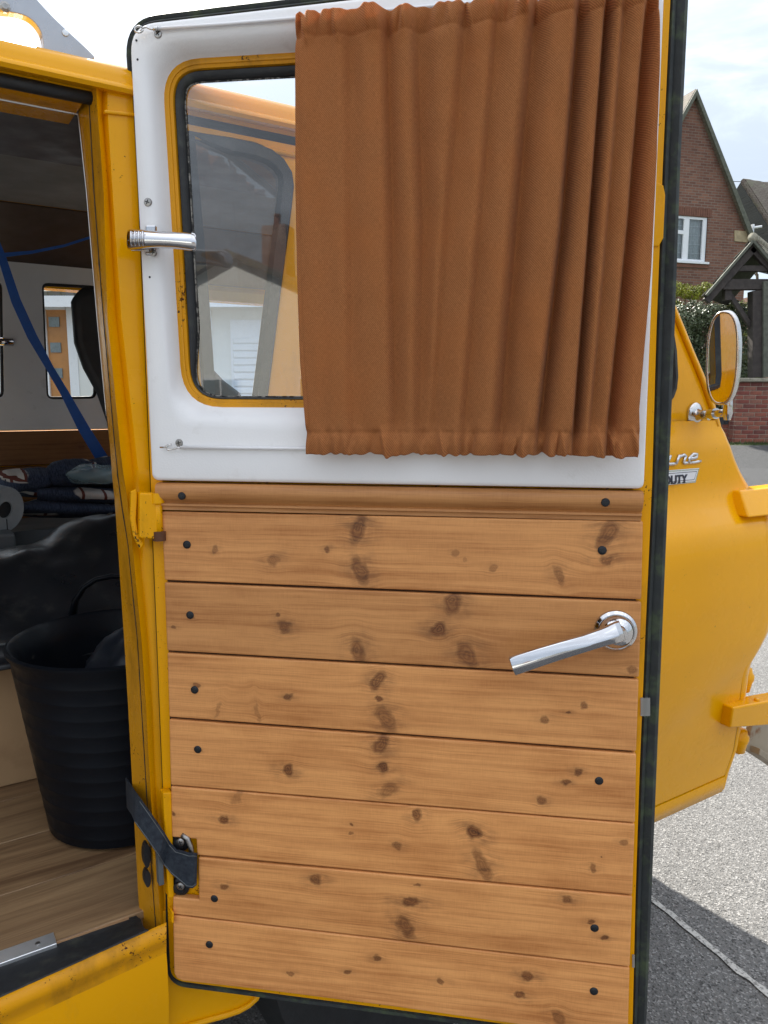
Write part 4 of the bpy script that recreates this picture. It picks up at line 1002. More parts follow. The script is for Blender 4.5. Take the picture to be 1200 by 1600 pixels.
# ================================================================== curtain
cur = root('curtain', D(.38, .03, 1.2), 'rust brown curtain gathered on wires across the open door window', 'curtain')
FO = [((908, 879, 846), 10, .032), ((949, 922, 900), 6.5, .032), ((977, 950, 925), 8, .010), ((1014, 984, 955), 9, .032),
      ((838, 808, 784), 17, .026), ((780, 752, 728), 13, .012), ((730, 700, 680), 15, .013), ((650, 660, 655), 15, .017), ((602, 612, 616), 12, .014), ((545, 548, 552), 14, .008), ((500, 505, 510), 14, .002)]
lefts = [(22, 463), (300, 463), (450, 466), (560, 470), (640, 476), (680, 479), (712, 479)]
rights = [(-60, 1032), (0, 1030), (100, 1029), (250, 1024), (420, 1015), (560, 1003), (640, 996), (675, 997), (712, 994)]
def topy(x): return 22 - (x - 463) * .088
NXc, NYc = 430, 250; rows = []; uvs = {}
rr_ = random.Random(5)
gath = [(rr_.uniform(440, 1040), rr_.uniform(2.5, 6.5), rr_.uniform(-1, 1)) for _ in range(95)]
gathT = [(rr_.uniform(440, 1040), rr_.uniform(3, 9), rr_.uniform(-1, 1), rr_.uniform(25, 60)) for _ in range(70)]
smo = lambda t: max(0, min(1, t)) ** 2 * (3 - 2 * max(0, min(1, t)))
for j in range(NYc + 1):
    t = j / NYc; row = []
    for i in range(NXc + 1):
        s_ = i / NXc
        y0_ = topy(lerp(463, 1031, s_)); y1_ = 709 + 4 * s_
        y_ = lerp(y0_, y1_, t)
        x = lerp(interp(lefts, y_), interp(rights, y_), s_)
        right = smo((s_ - .45) / .5)
        wd = .040 + .012 * smo((s_ - .35) / .4)
        for (xa, xb, xc), sg, dp_ in FO:
            xv = lerp(xa, xb, y_ / 360) if y_ < 360 else lerp(xb, xc, (y_ - 360) / 290)
            d_ = x - xv; sgn = sg * .62 if d_ < 0 else sg * 1.5
            e_ = math.exp(-(abs(d_) / sgn) ** 1.9)
            fade = 1 - .45 * smo((y_ - 655) / 40) - .25 * smo((45 - y_ + y0_) / 40)
            wd -= dp_ * e_ * fade
        wd += .0032 * noise.noise(Vector((x * .018, y_ * .003, 2.))) + .0016 * noise.noise(Vector((x * .05, y_ * .010, 5.))) + .0007 * noise.noise(Vector((x * .03, y_ * .03, 7.)))
        # gathered hem and header
        hb = smo((y_ - 662) / 22); ht = 1 - smo((y_ - y0_ - 18) / 44)
        gsum = 0
        if hb > 0:
            for gx, gs, ga in gath:
                dd = x - gx - (y_ - 690) * .25 * ga
                if abs(dd) < gs * 3: gsum += ga * math.exp(-(dd / gs) ** 2)
            wd += hb * .0062 * max(-1.6, min(1.6, gsum)) * (.6 + .7 * right)
        if ht > 0:
            for gx, gs, ga, gl in gathT:
                dd = x - gx - (y_ - y0_) * .22 * ga
                if abs(dd) < gs * 3: gsum += ga * math.exp(-(dd / gs) ** 2)
            wd += ht * .0060 * max(-1.5, min(1.5, gsum))
        # stitched channel lines
        wd -= .0016 * math.exp(-((y_ - 676) / 3.0) ** 2) + .0014 * math.exp(-((y_ - y0_ - 38) / 3.0) ** 2)
        wd += .0022 * (math.exp(-((y_ - 694) / 13) ** 2) + math.exp(-((y_ - y0_ - 18) / 15) ** 2))
        if abs(s_) * 568 < 8: wd -= .0008 * math.exp(-((s_ * 568 - 6) / 1.5) ** 2)
        wd = max(.0195, wd)
        ye = y_ + (3.2 * gsum * smo((y_ - 695) / 15) if hb > 0 else 0) - (2.5 * gsum * (1 - smo((y_ - y0_) / 14)) if ht > 0 else 0)
        u, z = dr(x, ye, .037 + .006 * right)
        row.append(D(u, wd, z))
    rows.append(row)
vf = grid(rows)
# cloth coordinates
me_uv = [(i / NXc * .62, -j / NYc * .56) for j in range(NYc + 1) for i in range(NXc + 1)]
cob = mk('cloth', vf, M['cloth'], cur, smooth=True)
l = cob.data.uv_layers.new(name='UVMap')
for lp in cob.data.loops: l.data[lp.index].uv = me_uv[lp.vertex_index]
sm = cob.modifiers.new('s', 'SOLIDIFY'); sm.thickness = .0009; sm.offset = 0
def dpt(x, y, w_): u, z = dr(x, y, w_); return D(u, w_, z)
mk('top_wire', tube([dpt(x, y, .0165) for x, y in ((247, 45), (350, 38), (470, 28), (640, 13), (1030, -22))], .0021, 8), M['wire_sheath'], cur, smooth=True)
mk('bottom_wire', tube([dpt(x, y, .0165) for x, y in ((282, 699), (380, 700), (490, 701), (990, 700))], .0021, 8), M['wire_sheath'], cur, smooth=True)
eye = [dpt(217 + 6.5 * math.cos(t * .5), 46 + 5 * math.sin(t * .5) , .021) for t in range(12)]
mk('screw_eye', tube(eye, .0011, 6), M['dull_chrome'], cur, smooth=True)
mk('hook', tube([dpt(x, y, .019) for x, y in ((219, 50), (223, 44), (228, 42), (234, 45), (240, 46), (244, 45))], .0011, 6), M['dull_chrome'], cur, smooth=True)
mk('wire_collar', tube([dpt(240, 45, .018), dpt(246, 45, .018)], .0026, 8), M['dull_chrome'], cur, smooth=True)
mk('screw_eye', tube([dpt(x, y, .019) for x, y in ((250, 699), (258, 699), (262, 697), (268, 694))], .0010, 6), M['dull_chrome'], cur, smooth=True)
mk('hook', tube([dpt(x, y, .019) for x, y in ((262, 694), (259, 698), (262, 703), (270, 702), (277, 700), (281, 699))], .0010, 6), M['dull_chrome'], cur, smooth=True)

# ================================================================== things inside the van
# black flexible tub
def tubpt(px, py): return vz(px, py, zf + .006)
tc_ = hit(196, 1268, Z * (zf + .006), Z)
tub = root('rubber_tub', (tc_.x, tc_.y, zf + .007), 'black ribbed flexible tub standing on the van floor with dark gear in it', 'tub')
TH = .325; rb, rt = .126, .167
c = Vector((tc_.x, tc_.y, zf + .007))
pr = [(.001, 0), (rb - .012, 0), (rb, .006)]
nr = 11
for i in range(nr):
    t = (i + .5) / nr; r_ = lerp(rb, rt, t)
    pr += [(r_ - .0001, .008 + t * (TH - .03) - .0008), (r_ + .0003, .008 + t * (TH - .03)), (r_, .008 + t * (TH - .03) + .0012)]
pr += [(rt, TH - .015), (rt + .007, TH - .006), (rt + .008, TH), (rt + .003, TH + .003), (rt - .003, TH - .002), (rt - .012, TH - .05), (rb, .05), (rb - .01, .012), (.001, .010)]
mk('tub_body', lathe(c, Z, pr, 64), M['tub'], tub, smooth=True, auto=50)
def handle(dirv, name='tub_handle'):
    side = Z.cross(dirv).normalized(); out_ = dirv * (rt + .004)
    P_ = [c + out_ + side * s_ + Z * (TH + h_) - dirv * (h_ * .15) for s_, h_ in ((-.075, -.01), (-.066, .028), (-.05, .052), (-.028, .066), (0, .070), (.028, .066), (.05, .052), (.066, .028), (.075, -.01))]
    mk(name, tube(P_, [.014, .011, .0095, .009, .009, .009, .0095, .011, .014], 10, flat=.55), M['tub'], tub, smooth=True)
hdl = Vector((.10, 1, 0)).normalized(); handle(Vector((-.36, .93, 0)).normalized())
ws = root('neoprene_bundle', c + Z * .2, 'dark navy neoprene bundle rolled inside the black tub', 'wetsuit')
mk('bundle', blob(c + Vector((.05, .0, .22)), X, Y, Z, .098, .11, .12, 2.1, 48, 32, .16, 9, 3), M['wetsuit'], ws, smooth=True)
# black rubber sheet heaped on the bench
sh_c = vs(95, 905, -.9)
shp = root('rubber_sheet', V(sh_c[0], -.9, bz), 'glossy black rubber sheet heaped on the bench behind the tub', 'sheet')
rows = []
for i in range(61):
    s_ = i / 60; row = []
    for j in range(41):
        t = j / 40
        a_ = lerp(-.45, .30, s_); n = lerp(-.50, -1.08, t)
        crest = .11 * math.exp(-((t - .55) / .30) ** 2) + .07 * smo((a_ + .25) / .4) * smo(t * 2)
        z_ = bz + .006 + crest * smo(t * 3 + .1) + .010 * math.sin(a_ * 26 + t * 9) * smo(t * 3) + .022 * noise.fractal(Vector((a_ * 5, n * 5, 1)), 1, 2, 4) * smo(t * 3)
        if t < .08: z_ -= (.08 - t) * .30; n = max(n, -.53) 
        row.append(V(a_, n, max(z_, bz - .02) if t < .08 else max(z_, bz + .004)))
    rows.append(row)
mk('sheet', grid(rows), M['bag'], shp, smooth=True, solid=.004)
mk('sheet_edge_glint', tube([r_[4] + N * .006 for r_ in rows], .0028, 6), M['grey_board'], shp, smooth=True)  # pale tube imitating the bright highlight along the sheet's lower edge
# folded blanket
k = NT('navy_blanket_with_cream_bands'); uv = k.coord('UV')
base = k.mix(k.ramp(k.noise(k.map(uv, (300, 90, 1)), 1, 4, .7), .35, .65), (.010, .018, .042), (.055, .075, .13))
br = k.n('TexBrick', i_Vector=uv, i_Scale=1., offset=.37); br.inputs['Brick Width'].default_value = .055; br.inputs['Row Height'].default_value = .034; br.inputs['Mortar Size'].default_value = .004
br.inputs['Color1'].default_value = (.62, .58, .54, 1); br.inputs['Color2'].default_value = (.50, .48, .47, 1); br.inputs['Mortar'].default_value = (.14, .035, .025, 1)
s = k.n('SeparateXYZ', i_Vector=uv)
row_ = k.math('PINGPONG', k.math('ADD', s.outputs[1], k.math('MULTIPLY', k.math('SUBTRACT', k.noise(uv, 12, 2), .5), .012)), .047)
band = k.ramp(row_, .031, .034)
gap = k.ramp(k.noise(k.map(uv, (11, 9, 1)), 1, 1), .50, .52)
cc = k.mix(k.math('MULTIPLY', band, gap), base, br.outputs[0])
k.set('Base Color', cc); k.set('Roughness', .95); k.bump(k.noise(k.map(uv, (260, 160, 1)), 1, 4, .7), .9, .004); M['blanket'] = k.m
bl = root('blanket', V(.12, -1.25, gb[1] + .012), 'folded navy blanket with cream and red block bands on the grey shelf', 'blanket')
def sheetfold(pxs, n_, name, dep, hgt_amp, seed):
    """one rounded fold; pxs = (x, ytop, ybottom)"""
    rows = []
    for (x, yt, yb) in pxs:
        row = []
        for j in range(17):
            t = j / 16 * 2 * math.pi
            y_ = lerp(yt, yb, .5 - .5 * math.cos(t)) 
            nn = n_ + math.sin(t) * dep
            a_, z_ = vs(x, y_, nn); p = V(a_, nn, z_)
            p += Z * hgt_amp * noise.noise(p * 14 + Vector((seed, 0, 0))) + N * hgt_amp * noise.noise(p * 11 + Vector((0, seed, 0)))
            row.append(p)
        rows.append(row)
    rows2 = []
    for a, b in zip(rows, rows[1:]):
        for t in (0, .25, .5, .75): rows2.append([p.lerp(q_, t) + N * .004 * noise.noise(p.lerp(q_, t) * 40) for p, q_ in zip(a, b)])
    rows2.append(rows[-1])
    v_, f_ = grid(rows2); 
    o_ = mk(name, (v_, f_), M['blanket'], bl, smooth=True, uv=lambda q_, s0=seed: ((q_ - H).dot(U) * 1. + s0 * .31, q_.z * 1.0 + (q_ - H).dot(N) * .6 + s0 * .173))
    return o_
sheetfold([(x, y0, y1) for x, y0, y1 in ((36, 785, 806), (60, 778, 808), (110, 782, 809), (170, 786, 808), (215, 788, 806))], -1.18, 'blanket_fold', .10, .003, 1)
sheetfold([(x, y0, y1) for x, y0, y1 in ((58, 762, 786), (80, 757, 790), (130, 760, 790), (180, 764, 790), (220, 766, 788))], -1.19, 'blanket_fold', .10, .009, 2.3)
sheetfold([(x, y0, y1) for x, y0, y1 in ((8, 745, 768), (25, 738, 775), (55, 740, 775), (80, 738, 770), (95, 745, 765))], -1.24, 'blanket_fold', .09, .013, 3.1)
sheetfold([(x, y0, y1) for x, y0, y1 in ((72, 745, 768), (95, 730, 768), (130, 719, 766), (165, 718, 766), (215, 722, 766))], -1.24, 'blanket_fold', .09, .014, 4.4)
def bsph(c_, rx, ry, rz, seed):
    vf_ = blob(c_, U, N, Z, rx, ry, rz, 2.3, 44, 26, .30, 13, seed)
    mk('blanket_fold', vf_, M['blanket'], bl, smooth=True, uv=lambda q_, s0=seed: ((q_ - H).dot(U) * 1.1 + s0 * .31, q_.z * 1.3 + (q_ - H).dot(N) * .35 + s0 * .173))
for (x, y, rx, rz, sd_) in ((48, 752, .070, .030, 6.2), (120, 742, .075, .036, 8.8), (178, 735, .07, .036, 9.7)):
    a_, z_ = vs(x, y, -1.16); bsph(V(a_, -1.19, z_), rx, .06, rz, sd_)
pj = root('plastic_bag', V(.2, -1.2, 1.13), 'crumpled pale blue translucent plastic bag lying on the blanket', 'plastic bag')
k = NT('pale_blue_film'); k.set('Base Color', (.35, .5, .55)); k.set('Roughness', .25); k.set('Alpha', .5); k.bump(k.noise(k.coord(), 60, 3), .6, .004)
a_, z_ = vs(150, 742, -1.1)
mk('film', blob(V(a_, -1.12, z_), U, N, Z, .065, .06, .026, 2.2, 30, 18, .22, 22, 5), k.m, pj, smooth=True)
# foam roll
a_, z_ = vs(9, 797, -1.0)
fc = V(a_, -1.0, z_); axd = (U * -.55 + N * -.8 + Z * .10).normalized()
fr_ = root('foam_roll', fc - Z * .06, 'grey foam camping mat rolled up at the left edge beside the blanket', 'foam mat')
mk('roll', lathe(fc, axd, [(.020, .03), (.020, .0), (.052, .0), (.055, .004), (.056, .03), (.056, .45), (.02, .46)], 32), M['foam'], fr_, smooth=True, auto=40)
mk('roll_seam', box(fc - Z * .038 - axd * .0008 + N * .001, Z, axd.cross(Z).normalized(), axd, .034, .0012, .002), M['black_trim'], fr_)
mk('roll_hole', lathe(fc + axd * .006, axd, [(.0198, 0), (.0198, .01)], 24), M['black_trim'], fr_)
gx = vs(-20, 862, -.95); 
gbx = root('grey_crate', V(gx[0] - .02, -1.0, bz), 'grey box at the left edge below the foam roll', 'box')
q = [vs(x, y, -.93) for x, y in ((-160, 838), (24, 834), (26, 876), (-160, 890))]
mk('crate_body', prism([V(a, -.93, z) for a, z in q], [V(a, -1.09, z) for a, z in q]), M['grey_board'], gbx, bevel=.006)
# blue straps
bs_ = root('ratchet_strap', V(0, -1.3, 1.6), 'bright blue webbing strap stretched down across the far white panel', 'strap')
def vp(x, y, n): a_, z_ = vs(x, y, n); return V(a_, n, z_)
P1_ = [(-60, 250, 4), (3, 402, 6), (25, 470, 7), (50, 525, 7), (78, 575, 5.5), (100, 612, 6), (130, 668, 8), (165, 725, 9)]
pp = []
for (x, y, hw) in P1_: pp.append((vp(x - hw, y + hw * .4, -1.30), vp(x + hw, y - hw * .4, -1.29)))
ribbon(pp, .002, M['blue_strap'], 'strap_webbing', bs_, N)
pp = []
for (x, y, hw) in ((0, 399, 3.5), (50, 394, 2.4), (100, 384, 2), (150, 368, 2)): pp.append((vp(x, y - hw, -1.28), vp(x, y + hw, -1.28)))
ribbon(pp, .002, M['blue_strap'], 'strap_webbing', bs_, N)

# ================================================================== BACKGROUND
def at(px, py, depth):    # point at a distance of `depth` metres straight ahead
    d = ray(px, py); return CAM + d * (depth / d.y)
def brickmat(name, c1, c2, mort, scale=1., bw=.225, rh=.075, ax=None):
    k = NT(name); uv = k.coord('UV')
    b = k.n('TexBrick', i_Vector=uv, i_Scale=1.); b.inputs['Brick Width'].default_value = bw; b.inputs['Row Height'].default_value = rh; b.inputs['Mortar Size'].default_value = .009; b.inputs['Mortar Smooth'].default_value = .2
    b.inputs['Color1'].default_value = c1 + (1,); b.inputs['Color2'].default_value = c2 + (1,); b.inputs['Mortar'].default_value = mort + (1,)
    k.set('Base Color', k.mix(k.math('MULTIPLY', k.ramp(k.noise(uv, .8, 5), .4, .7), .45), b.outputs[0], tuple(x * .6 for x in c1))); k.set('Roughness', .85)
    k.bump(k.math('ADD', k.math('MULTIPLY', b.outputs['Fac'], -1.), k.math('MULTIPLY', k.noise(uv, 60, 3), .4)), .7, .006); return k.m
M['housebrick'] = brickmat('brown_house_brick', (.15, .065, .045), (.25, .115, .075), (.22, .18, .15))
M['pvc'] = pbr('white_upvc', (.78, .80, .84), .35, var=.02, bump=0)
M['net'] = pbr('net_curtain', (.55, .60, .62), .8, var=.15, vs_=18, bump=.4, bs=14, bd=.02)
def tilemat(name, c, c2, sc_=1., moss=(.10, .11, .05)):
    k = NT(name); uv = k.coord('UV')
    b = k.n('TexBrick', i_Vector=uv, i_Scale=sc_); b.inputs['Brick Width'].default_value = .17; b.inputs['Row Height'].default_value = .10; b.inputs['Mortar Size'].default_value = .006
    b.inputs['Color1'].default_value = c + (1,); b.inputs['Color2'].default_value = c2 + (1,); b.inputs['Mortar'].default_value = tuple(x * .4 for x in c) + (1,)
    k.set('Base Color', k.mix(k.math('MULTIPLY', k.ramp(k.noise(uv, 2.5, 7, .7), .5, .66), .7), b.outputs[0], moss)); k.set('Roughness', .85)
    k.bump(k.math('MULTIPLY', b.outputs['Fac'], -1.), .8, .02); return k.m
M['slate'] = tilemat('dark_roof_tile', (.035, .038, .045), (.05, .053, .06), 1, (.05, .05, .045))
M['mosstile'] = tilemat('mossy_roof_tile', (.14, .11, .09), (.18, .15, .12), 1, (.17, .17, .11))
M['greytile'] = tilemat('grey_concrete_tile', (.13, .13, .13), (.17, .17, .17), 1)
M['stone'] = pbr('buff_stone', (.40, .32, .20), .8, var=.2, vs_=8)
M['verge'] = pbr('lichened_verge', (.30, .28, .22), .9, var=.35, vs_=20, bump=.6, bs=20, bd=.01)
M['oak'] = pbr('dark_weathered_oak', (.045, .036, .032), .7, var=.35, vs_=9, bump=.5, bs=30, bd=.004)
M['greenoak'] = pbr('green_grey_oak_post', (.11, .115, .09), .8, var=.3, vs_=12, bump=.5, bs=30, bd=.004)
# --- brick house with gable
GD = 23.
gh = R(74); Gx = Vector((math.sin(gh), math.cos(gh), 0)); Gn = Vector((Gx.y, -Gx.x, 0))   # along the wall / towards the viewer
P0 = at(1083, 628, GD); P0.z = 0
def gw(px, py, off=0.): p = hit(px, py, P0 + Gn * off, Gn) - P0; return p.dot(Gx), p.z
def G(u, z, off=0.): return P0 + Gx * u + Gn * off + Z * z
apx = gw(1083, 152); ev = gw(1168, 372)
half = ev[0] - apx[0]
guv = lambda q_: ((q_ - P0).dot(Gx), q_.z)
hs = root('brick_house', (P0.x, P0.y, 0), 'brown brick house with a steep tiled gable and white window, seen past the door edge', 'house')
wl = [(apx[0] - half, 0), (apx[0] - half, ev[1]), apx, ev, (ev[0], 0)]
wz1 = gw(1105, 340)[1]; wz0 = gw(1101, 410)[1]; wx1 = gw(1104, 375)[0]; wx0 = wx1 - 1.75
mk('gable_wall', poly_holes(wl, [[(wx0, wz0), (wx1, wz0), (wx1, wz1), (wx0, wz1)]], lambda u, z: G(u, z)), M['housebrick'], hs, uv=guv)
mk('house_body', prism([G(u, z, -.35) for u, z in wl], [G(u, z, -8) for u, z in wl]), M['housebrick'], hs, uv=guv)
slw = Vector((ev[0] - apx[0], ev[1] - apx[1])).normalized(); up_ = Vector((-slw.y, slw.x))
for sgn in (1, -1):
    e0 = Vector(apx); e1_ = Vector((apx[0] + sgn * (half + .15), ev[1] - .25))
    nn = Vector((up_.x * sgn, up_.y)) * .14
    pts = [e0, e1_, e1_ + nn, e0 + Vector((0, nn.y + .12))]
    rf = mk('roof', prism([G(p[0], p[1], .10) for p in pts], [G(p[0], p[1], -8.2) for p in pts]), M['mosstile'], hs, uv=lambda q_: ((q_ - P0).dot(Gn), q_.z * 1.1))
    pts2 = [e0 - Vector((0, .02)), e1_ - nn * .2, e1_ + nn * .9, e0 + Vector((0, nn.y + .10))]
    mk('verge_tile', prism([G(p[0], p[1], .16) for p in pts2], [G(p[0], p[1], .104) for p in pts2]), M['greenoak'], rf)
win = mk('window', merge(*[box(G((a + b) / 2, (c_ + d_) / 2, -.06), Gx, Gn, Z, b - a, .07, d_ - c_) for a, b, c_, d_ in
     ((wx0, wx1, wz0, wz0 + .07), (wx0, wx1, wz1 - .07, wz1), (wx0, wx0 + .07, wz0 + .07, wz1 - .07), (wx1 - .07, wx1, wz0 + .07, wz1 - .07),
      (wx1 - .78, wx1 - .66, wz0 + .07, wz1 - .07), (wx0 + .07, wx1 - .78, wz1 - .50, wz1 - .40), (wx1 - .66, wx1 - .60, wz0 + .07, wz1 - .07), (wx1 - .13, wx1 - .07, wz0 + .07, wz1 - .07))]), M['pvc'], hs)
mk('pane', ([G(wx0, wz0, -.07), G(wx1, wz0, -.07), G(wx1, wz1, -.07), G(wx0, wz1, -.07)], [(0, 1, 2, 3)]), M['clean_glass'], win)
nrows = [[G(lerp(wx0, wx1, i / 60), z, -.16 + .02 * math.sin(i * 1.7)) for i in range(61)] for z in (wz0, wz1)]
mk('net_curtain', grid(nrows), M['net'], win, smooth=True)
for i in range(1, 5): mk('glazing_bar', box(G((wx0 + wx1) / 2, lerp(wz0, wz1, i / 5), -.085), Gx, Gn, Z, wx1 - wx0 - .1, .01, .012), M['pvc'], win)
mk('sill', box(G((wx0 + wx1) / 2, wz0 - .03, .02), Gx, Gn, Z, wx1 - wx0 + .16, .12, .06), M['pvc'], win)
M['soldier'] = pbr('soldier_brick', (.17, .075, .05), .85, var=.25, vs_=9)
nb = int((wx1 - wx0 + .3) / .078); proto = None
for i in range(nb):
    p = G(wx0 - .12 + i * .078, wz1 + .125, .004)
    mk('brick', box(p, Gx, Gn, Z, .068, .02, .225), M['soldier'], hs)
mk('tile_sill', box(G((wx0 + wx1) / 2, wz0 - .12, .01), Gx, Gn, Z, wx1 - wx0 + .2, .06, .10), M['soldier'], hs)
sb = [gw(x, y) for x, y in ((1147, 360), (1168, 362), (1168, 379), (1147, 377))]
mk('stone_block', prism([G(u, z, .03) for u, z in sb], [G(u, z, -.02) for u, z in sb]), M['stone'], hs)
sf = gw(1170, 360); mk('soffit_end', box(G(sf[0] + .03, sf[1], .1), Gx, Gn, Z, .06, .1, .30), M['pvc'], hs)
mk('outside_lamp', tube([G(sf[0] + .05, sf[1] + .05, .15), G(sf[0] + .2, sf[1] + .06, .3)], .035, 8), M['pvc'], hs)
# --- dark roofed neighbour
def P(px, py, d): return at(px, py, d)
R0 = P(1161, 284, 30); R1 = P(1330, 312, 33); C1 = P(1262, 440, 28); C2 = P(1090, 400, 36); C3 = P(1450, 440, 31)
nh = root('tiled_house', (C1.x, C1.y, 0), 'house with a dark hipped tile roof behind the brick gable at the right', 'house')
ruv = lambda q_: (q_.x, q_.z * 1.3)
mk('hip_roof', ([R0, C1, C2], [(0, 1, 2)]), M['slate'], nh, uv=ruv, solid=.12)
mk('main_roof', ([R0, R1, C3, C1], [(0, 1, 2, 3)]), M['mosstile'], nh, uv=ruv, solid=.12)
mk('ridge_tiles', tube([R0 + (R1 - R0) * (i / 24) for i in range(25)], [.13 if i % 2 else .115 for i in range(25)], 8), M['mosstile'], nh, uv=ruv)
mk('hip_tiles', tube([R0 + (C1 - R0) * (i / 24) for i in range(25)], [.11 if i % 2 else .095 for i in range(25)], 8), M['mosstile'], nh, uv=ruv)
zlow = C1.z - .05
mk('wall', prism([Vector((p.x, p.y, zlow)) for p in (C1, C3, C3 + Y * 6, C2)], [Vector((p.x, p.y, 0)) for p in (C1, C3, C3 + Y * 6, C2)]), M['housebrick'], nh, uv=lambda q_: (q_.x + q_.y, q_.z))
# --- timber lychgate porch
PD = 16.6
def pa(px, py, d=0.): return at(px, py, PD + d)
po = root('timber_porch', (pa(1180, 690).x, PD, .3), 'open oak framed porch with a small tiled gable roof above the brick pier', 'porch')
apex = (1176, 378); lf = (1103, 462); rg = (1249, 462)
def beam(p0, p1, w_, th, d0, name, m='oak', dz=0):
    a = pa(*p0, d0); b = pa(*p1, d0); t = (b - a).normalized(); s_ = Y.cross(t).normalized()
    mk(name, box((a + b) / 2, t, Y, s_, (b - a).length, th, w_), M[m], po, bevel=.008, seg=1)
for a, b in ((apex, lf), (apex, rg)): beam((a[0] + (2 if b is lf else -2), a[1] + 9), (b[0], b[1] + 9), .15, .12, .0, 'rafter')
for a, b in ((apex, lf), (apex, rg)): beam((a[0], a[1] - 1), (b[0], b[1]), .055, .10, -.12, 'barge_board', 'greenoak')
beam((1150, 420), (1202, 420), .12, .12, .03, 'collar'); beam((1128, 445), (1224, 445), .22, .16, .06, 'tie_beam')
beam((1181, 455), (1181, 590), .25, .25, .1, 'post'); beam((1196, 440), (1196, 590), .16, .16, -.0, 'post', 'greenoak')
beam((1138, 458), (1176, 515), .10, .10, .12, 'brace')
beam((1136, 452), (1136, 470), .15, .15, .1, 'bracket')
# roof slopes as overlapping tiles, ridge running back to the right
Yp = Vector((math.sin(R(37)), math.cos(R(37)), 0))
for sgn, e in ((-1, lf), (1, rg)):
    A_ = pa(apex[0], apex[1] - 4, -.10); B_ = pa(e[0] + sgn * 3, e[1] + 1, -.10)
    n_t = 9; dl = (B_ - A_) / n_t
    nn = Vector((dl.z, 0, -dl.x)).normalized()
    if nn.z < 0: nn = -nn
    for i in range(n_t):
        for j in range(9):
            c_ = A_ + dl * (i + .55) + Yp * (.12 + j * .2 + (i % 2) * .08) + nn * (.035 + .012 * random.random())
            mk('tile', box(c_, (dl.normalized() + nn * .10).normalized(), Yp, nn, dl.length * 1.25, .19, .018), M['verge'] if (i + j) % 3 else M['mosstile'], po, uv=ruv)
    mk('roof_board', box(A_ + dl * (n_t / 2) + Yp * 1.0 + nn * .004, dl.normalized(), Yp, nn, dl.length * n_t, 2., .02), M['oak'], po)
rid = [pa(apex[0], apex[1] - 7, -.14) + Yp * (.24 * i) for i in range(9)]
for a, b in zip(rid, rid[1:]): mk('ridge_tile', tube([a, b - Yp * .02], [.10, .085], 10), M['verge'], po, smooth=True)
# --- brick pier and low wall, brick by brick
def bmat(i):
    c_ = [(.20, .055, .04), (.26, .085, .055), (.16, .05, .04), (.24, .10, .07)][i]; return pbr('pier_brick_%d' % (i + 1), c_, .8, var=.3, vs_=14, bump=.5, bs=60, bd=.003)
BM = [bmat(i) for i in range(4)]; blueb = pbr('blue_engineering_brick', (.045, .055, .065), .5, var=.3, vs_=10)
mortar = pbr('mortar', (.36, .31, .25), .95, var=.15, vs_=30)
zb = pa(1180, 692).z; xL = pa(1151, 640).x; zT = pa(1180, 597).z
pier = root('brick_pier', (xL + .35, PD, zb), 'red brick gate pier with a stone cap under the porch post', 'pier')
PWd = .80
ncs = round((zT - zb) / .095); ch = (zT - zb) / ncs
mk('mortar_core', wbox(xL + .008, xL + PWd - .008, PD + .008, PD + .5, zb - .3, zT), mortar, pier)
proto = {}
def put_brick(c_, sx_, sy_, sz_, mt, parent):
    key = (round(sx_, 3), round(sy_, 3), round(sz_, 3), mt.name)
    if key not in proto:
        o_ = mk('brick', box(Vector((0, 0, 0)) + base_of(parent), X, Y, Z, sx_, sy_, sz_), mt, parent, bevel=.004, seg=1); proto[key] = o_
    else:
        o_ = proto[key].copy(); col.objects.link(o_); o_.parent = parent
    o_.location = c_ - base_of(parent); return o_
bw3 = PWd / 3
for r_ in range(ncs + 2):
    zc_ = zT - (r_ + .5) * ch
    xs = [0, 1, 2] if r_ % 2 == 0 else [-.5, .5, 1.5, 2.5]
    for x_ in xs:
        x0 = max(0, x_) * bw3; x1 = min(3, x_ + 1) * bw3
        put_brick(Vector((xL + (x0 + x1) / 2, PD + .05, zc_)), x1 - x0 - .012, .1, ch - .012, random.choice(BM), pier)
    for y_ in (.22, .42): put_brick(Vector((xL + .05, PD + y_ - .02, zc_)), .1, .18, ch - .012, random.choice(BM), pier)
mk('cap_stone', box((xL + PWd / 2, PD + .22, zT + .045), X, Y, Z, PWd + .10, .60, .085), M['verge'], pier, bevel=.02)
lw0 = pa(1075, 660, .35).x; lw1 = xL + .02; zlt = pa(1150, 648, .35).z; zlm = pa(1150, 663, .35).z
lwall = root('low_brick_wall', ((lw0 + lw1) / 2, PD + .35, zb), 'low brick wall topped with blue bricks left of the gate pier', 'wall')
mk('mortar_core', wbox(lw0, lw1, PD + .36, PD + .55, zb - .3, zlt - .005), mortar, lwall)
n_ = int((lw1 - lw0) / .09)
for i in range(n_): put_brick(Vector((lw0 + (i + .5) * .09, PD + .44, (zlt + zlm) / 2)), .080, .22, zlt - zlm - .006, blueb, lwall)
for r_ in range(7):
    zc_ = zlm - (r_ + .5) * ch
    if zc_ < zb - .2: break
    x = lw0 - (r_ % 2) * .12
    while x < lw1:
        x1 = min(x + .255, lw1)
        if x1 - x > .05: put_brick(Vector(((x + x1) / 2, PD + .40, zc_)), x1 - x - .012, .1, ch - .012, random.choice(BM), lwall)
        x += .255
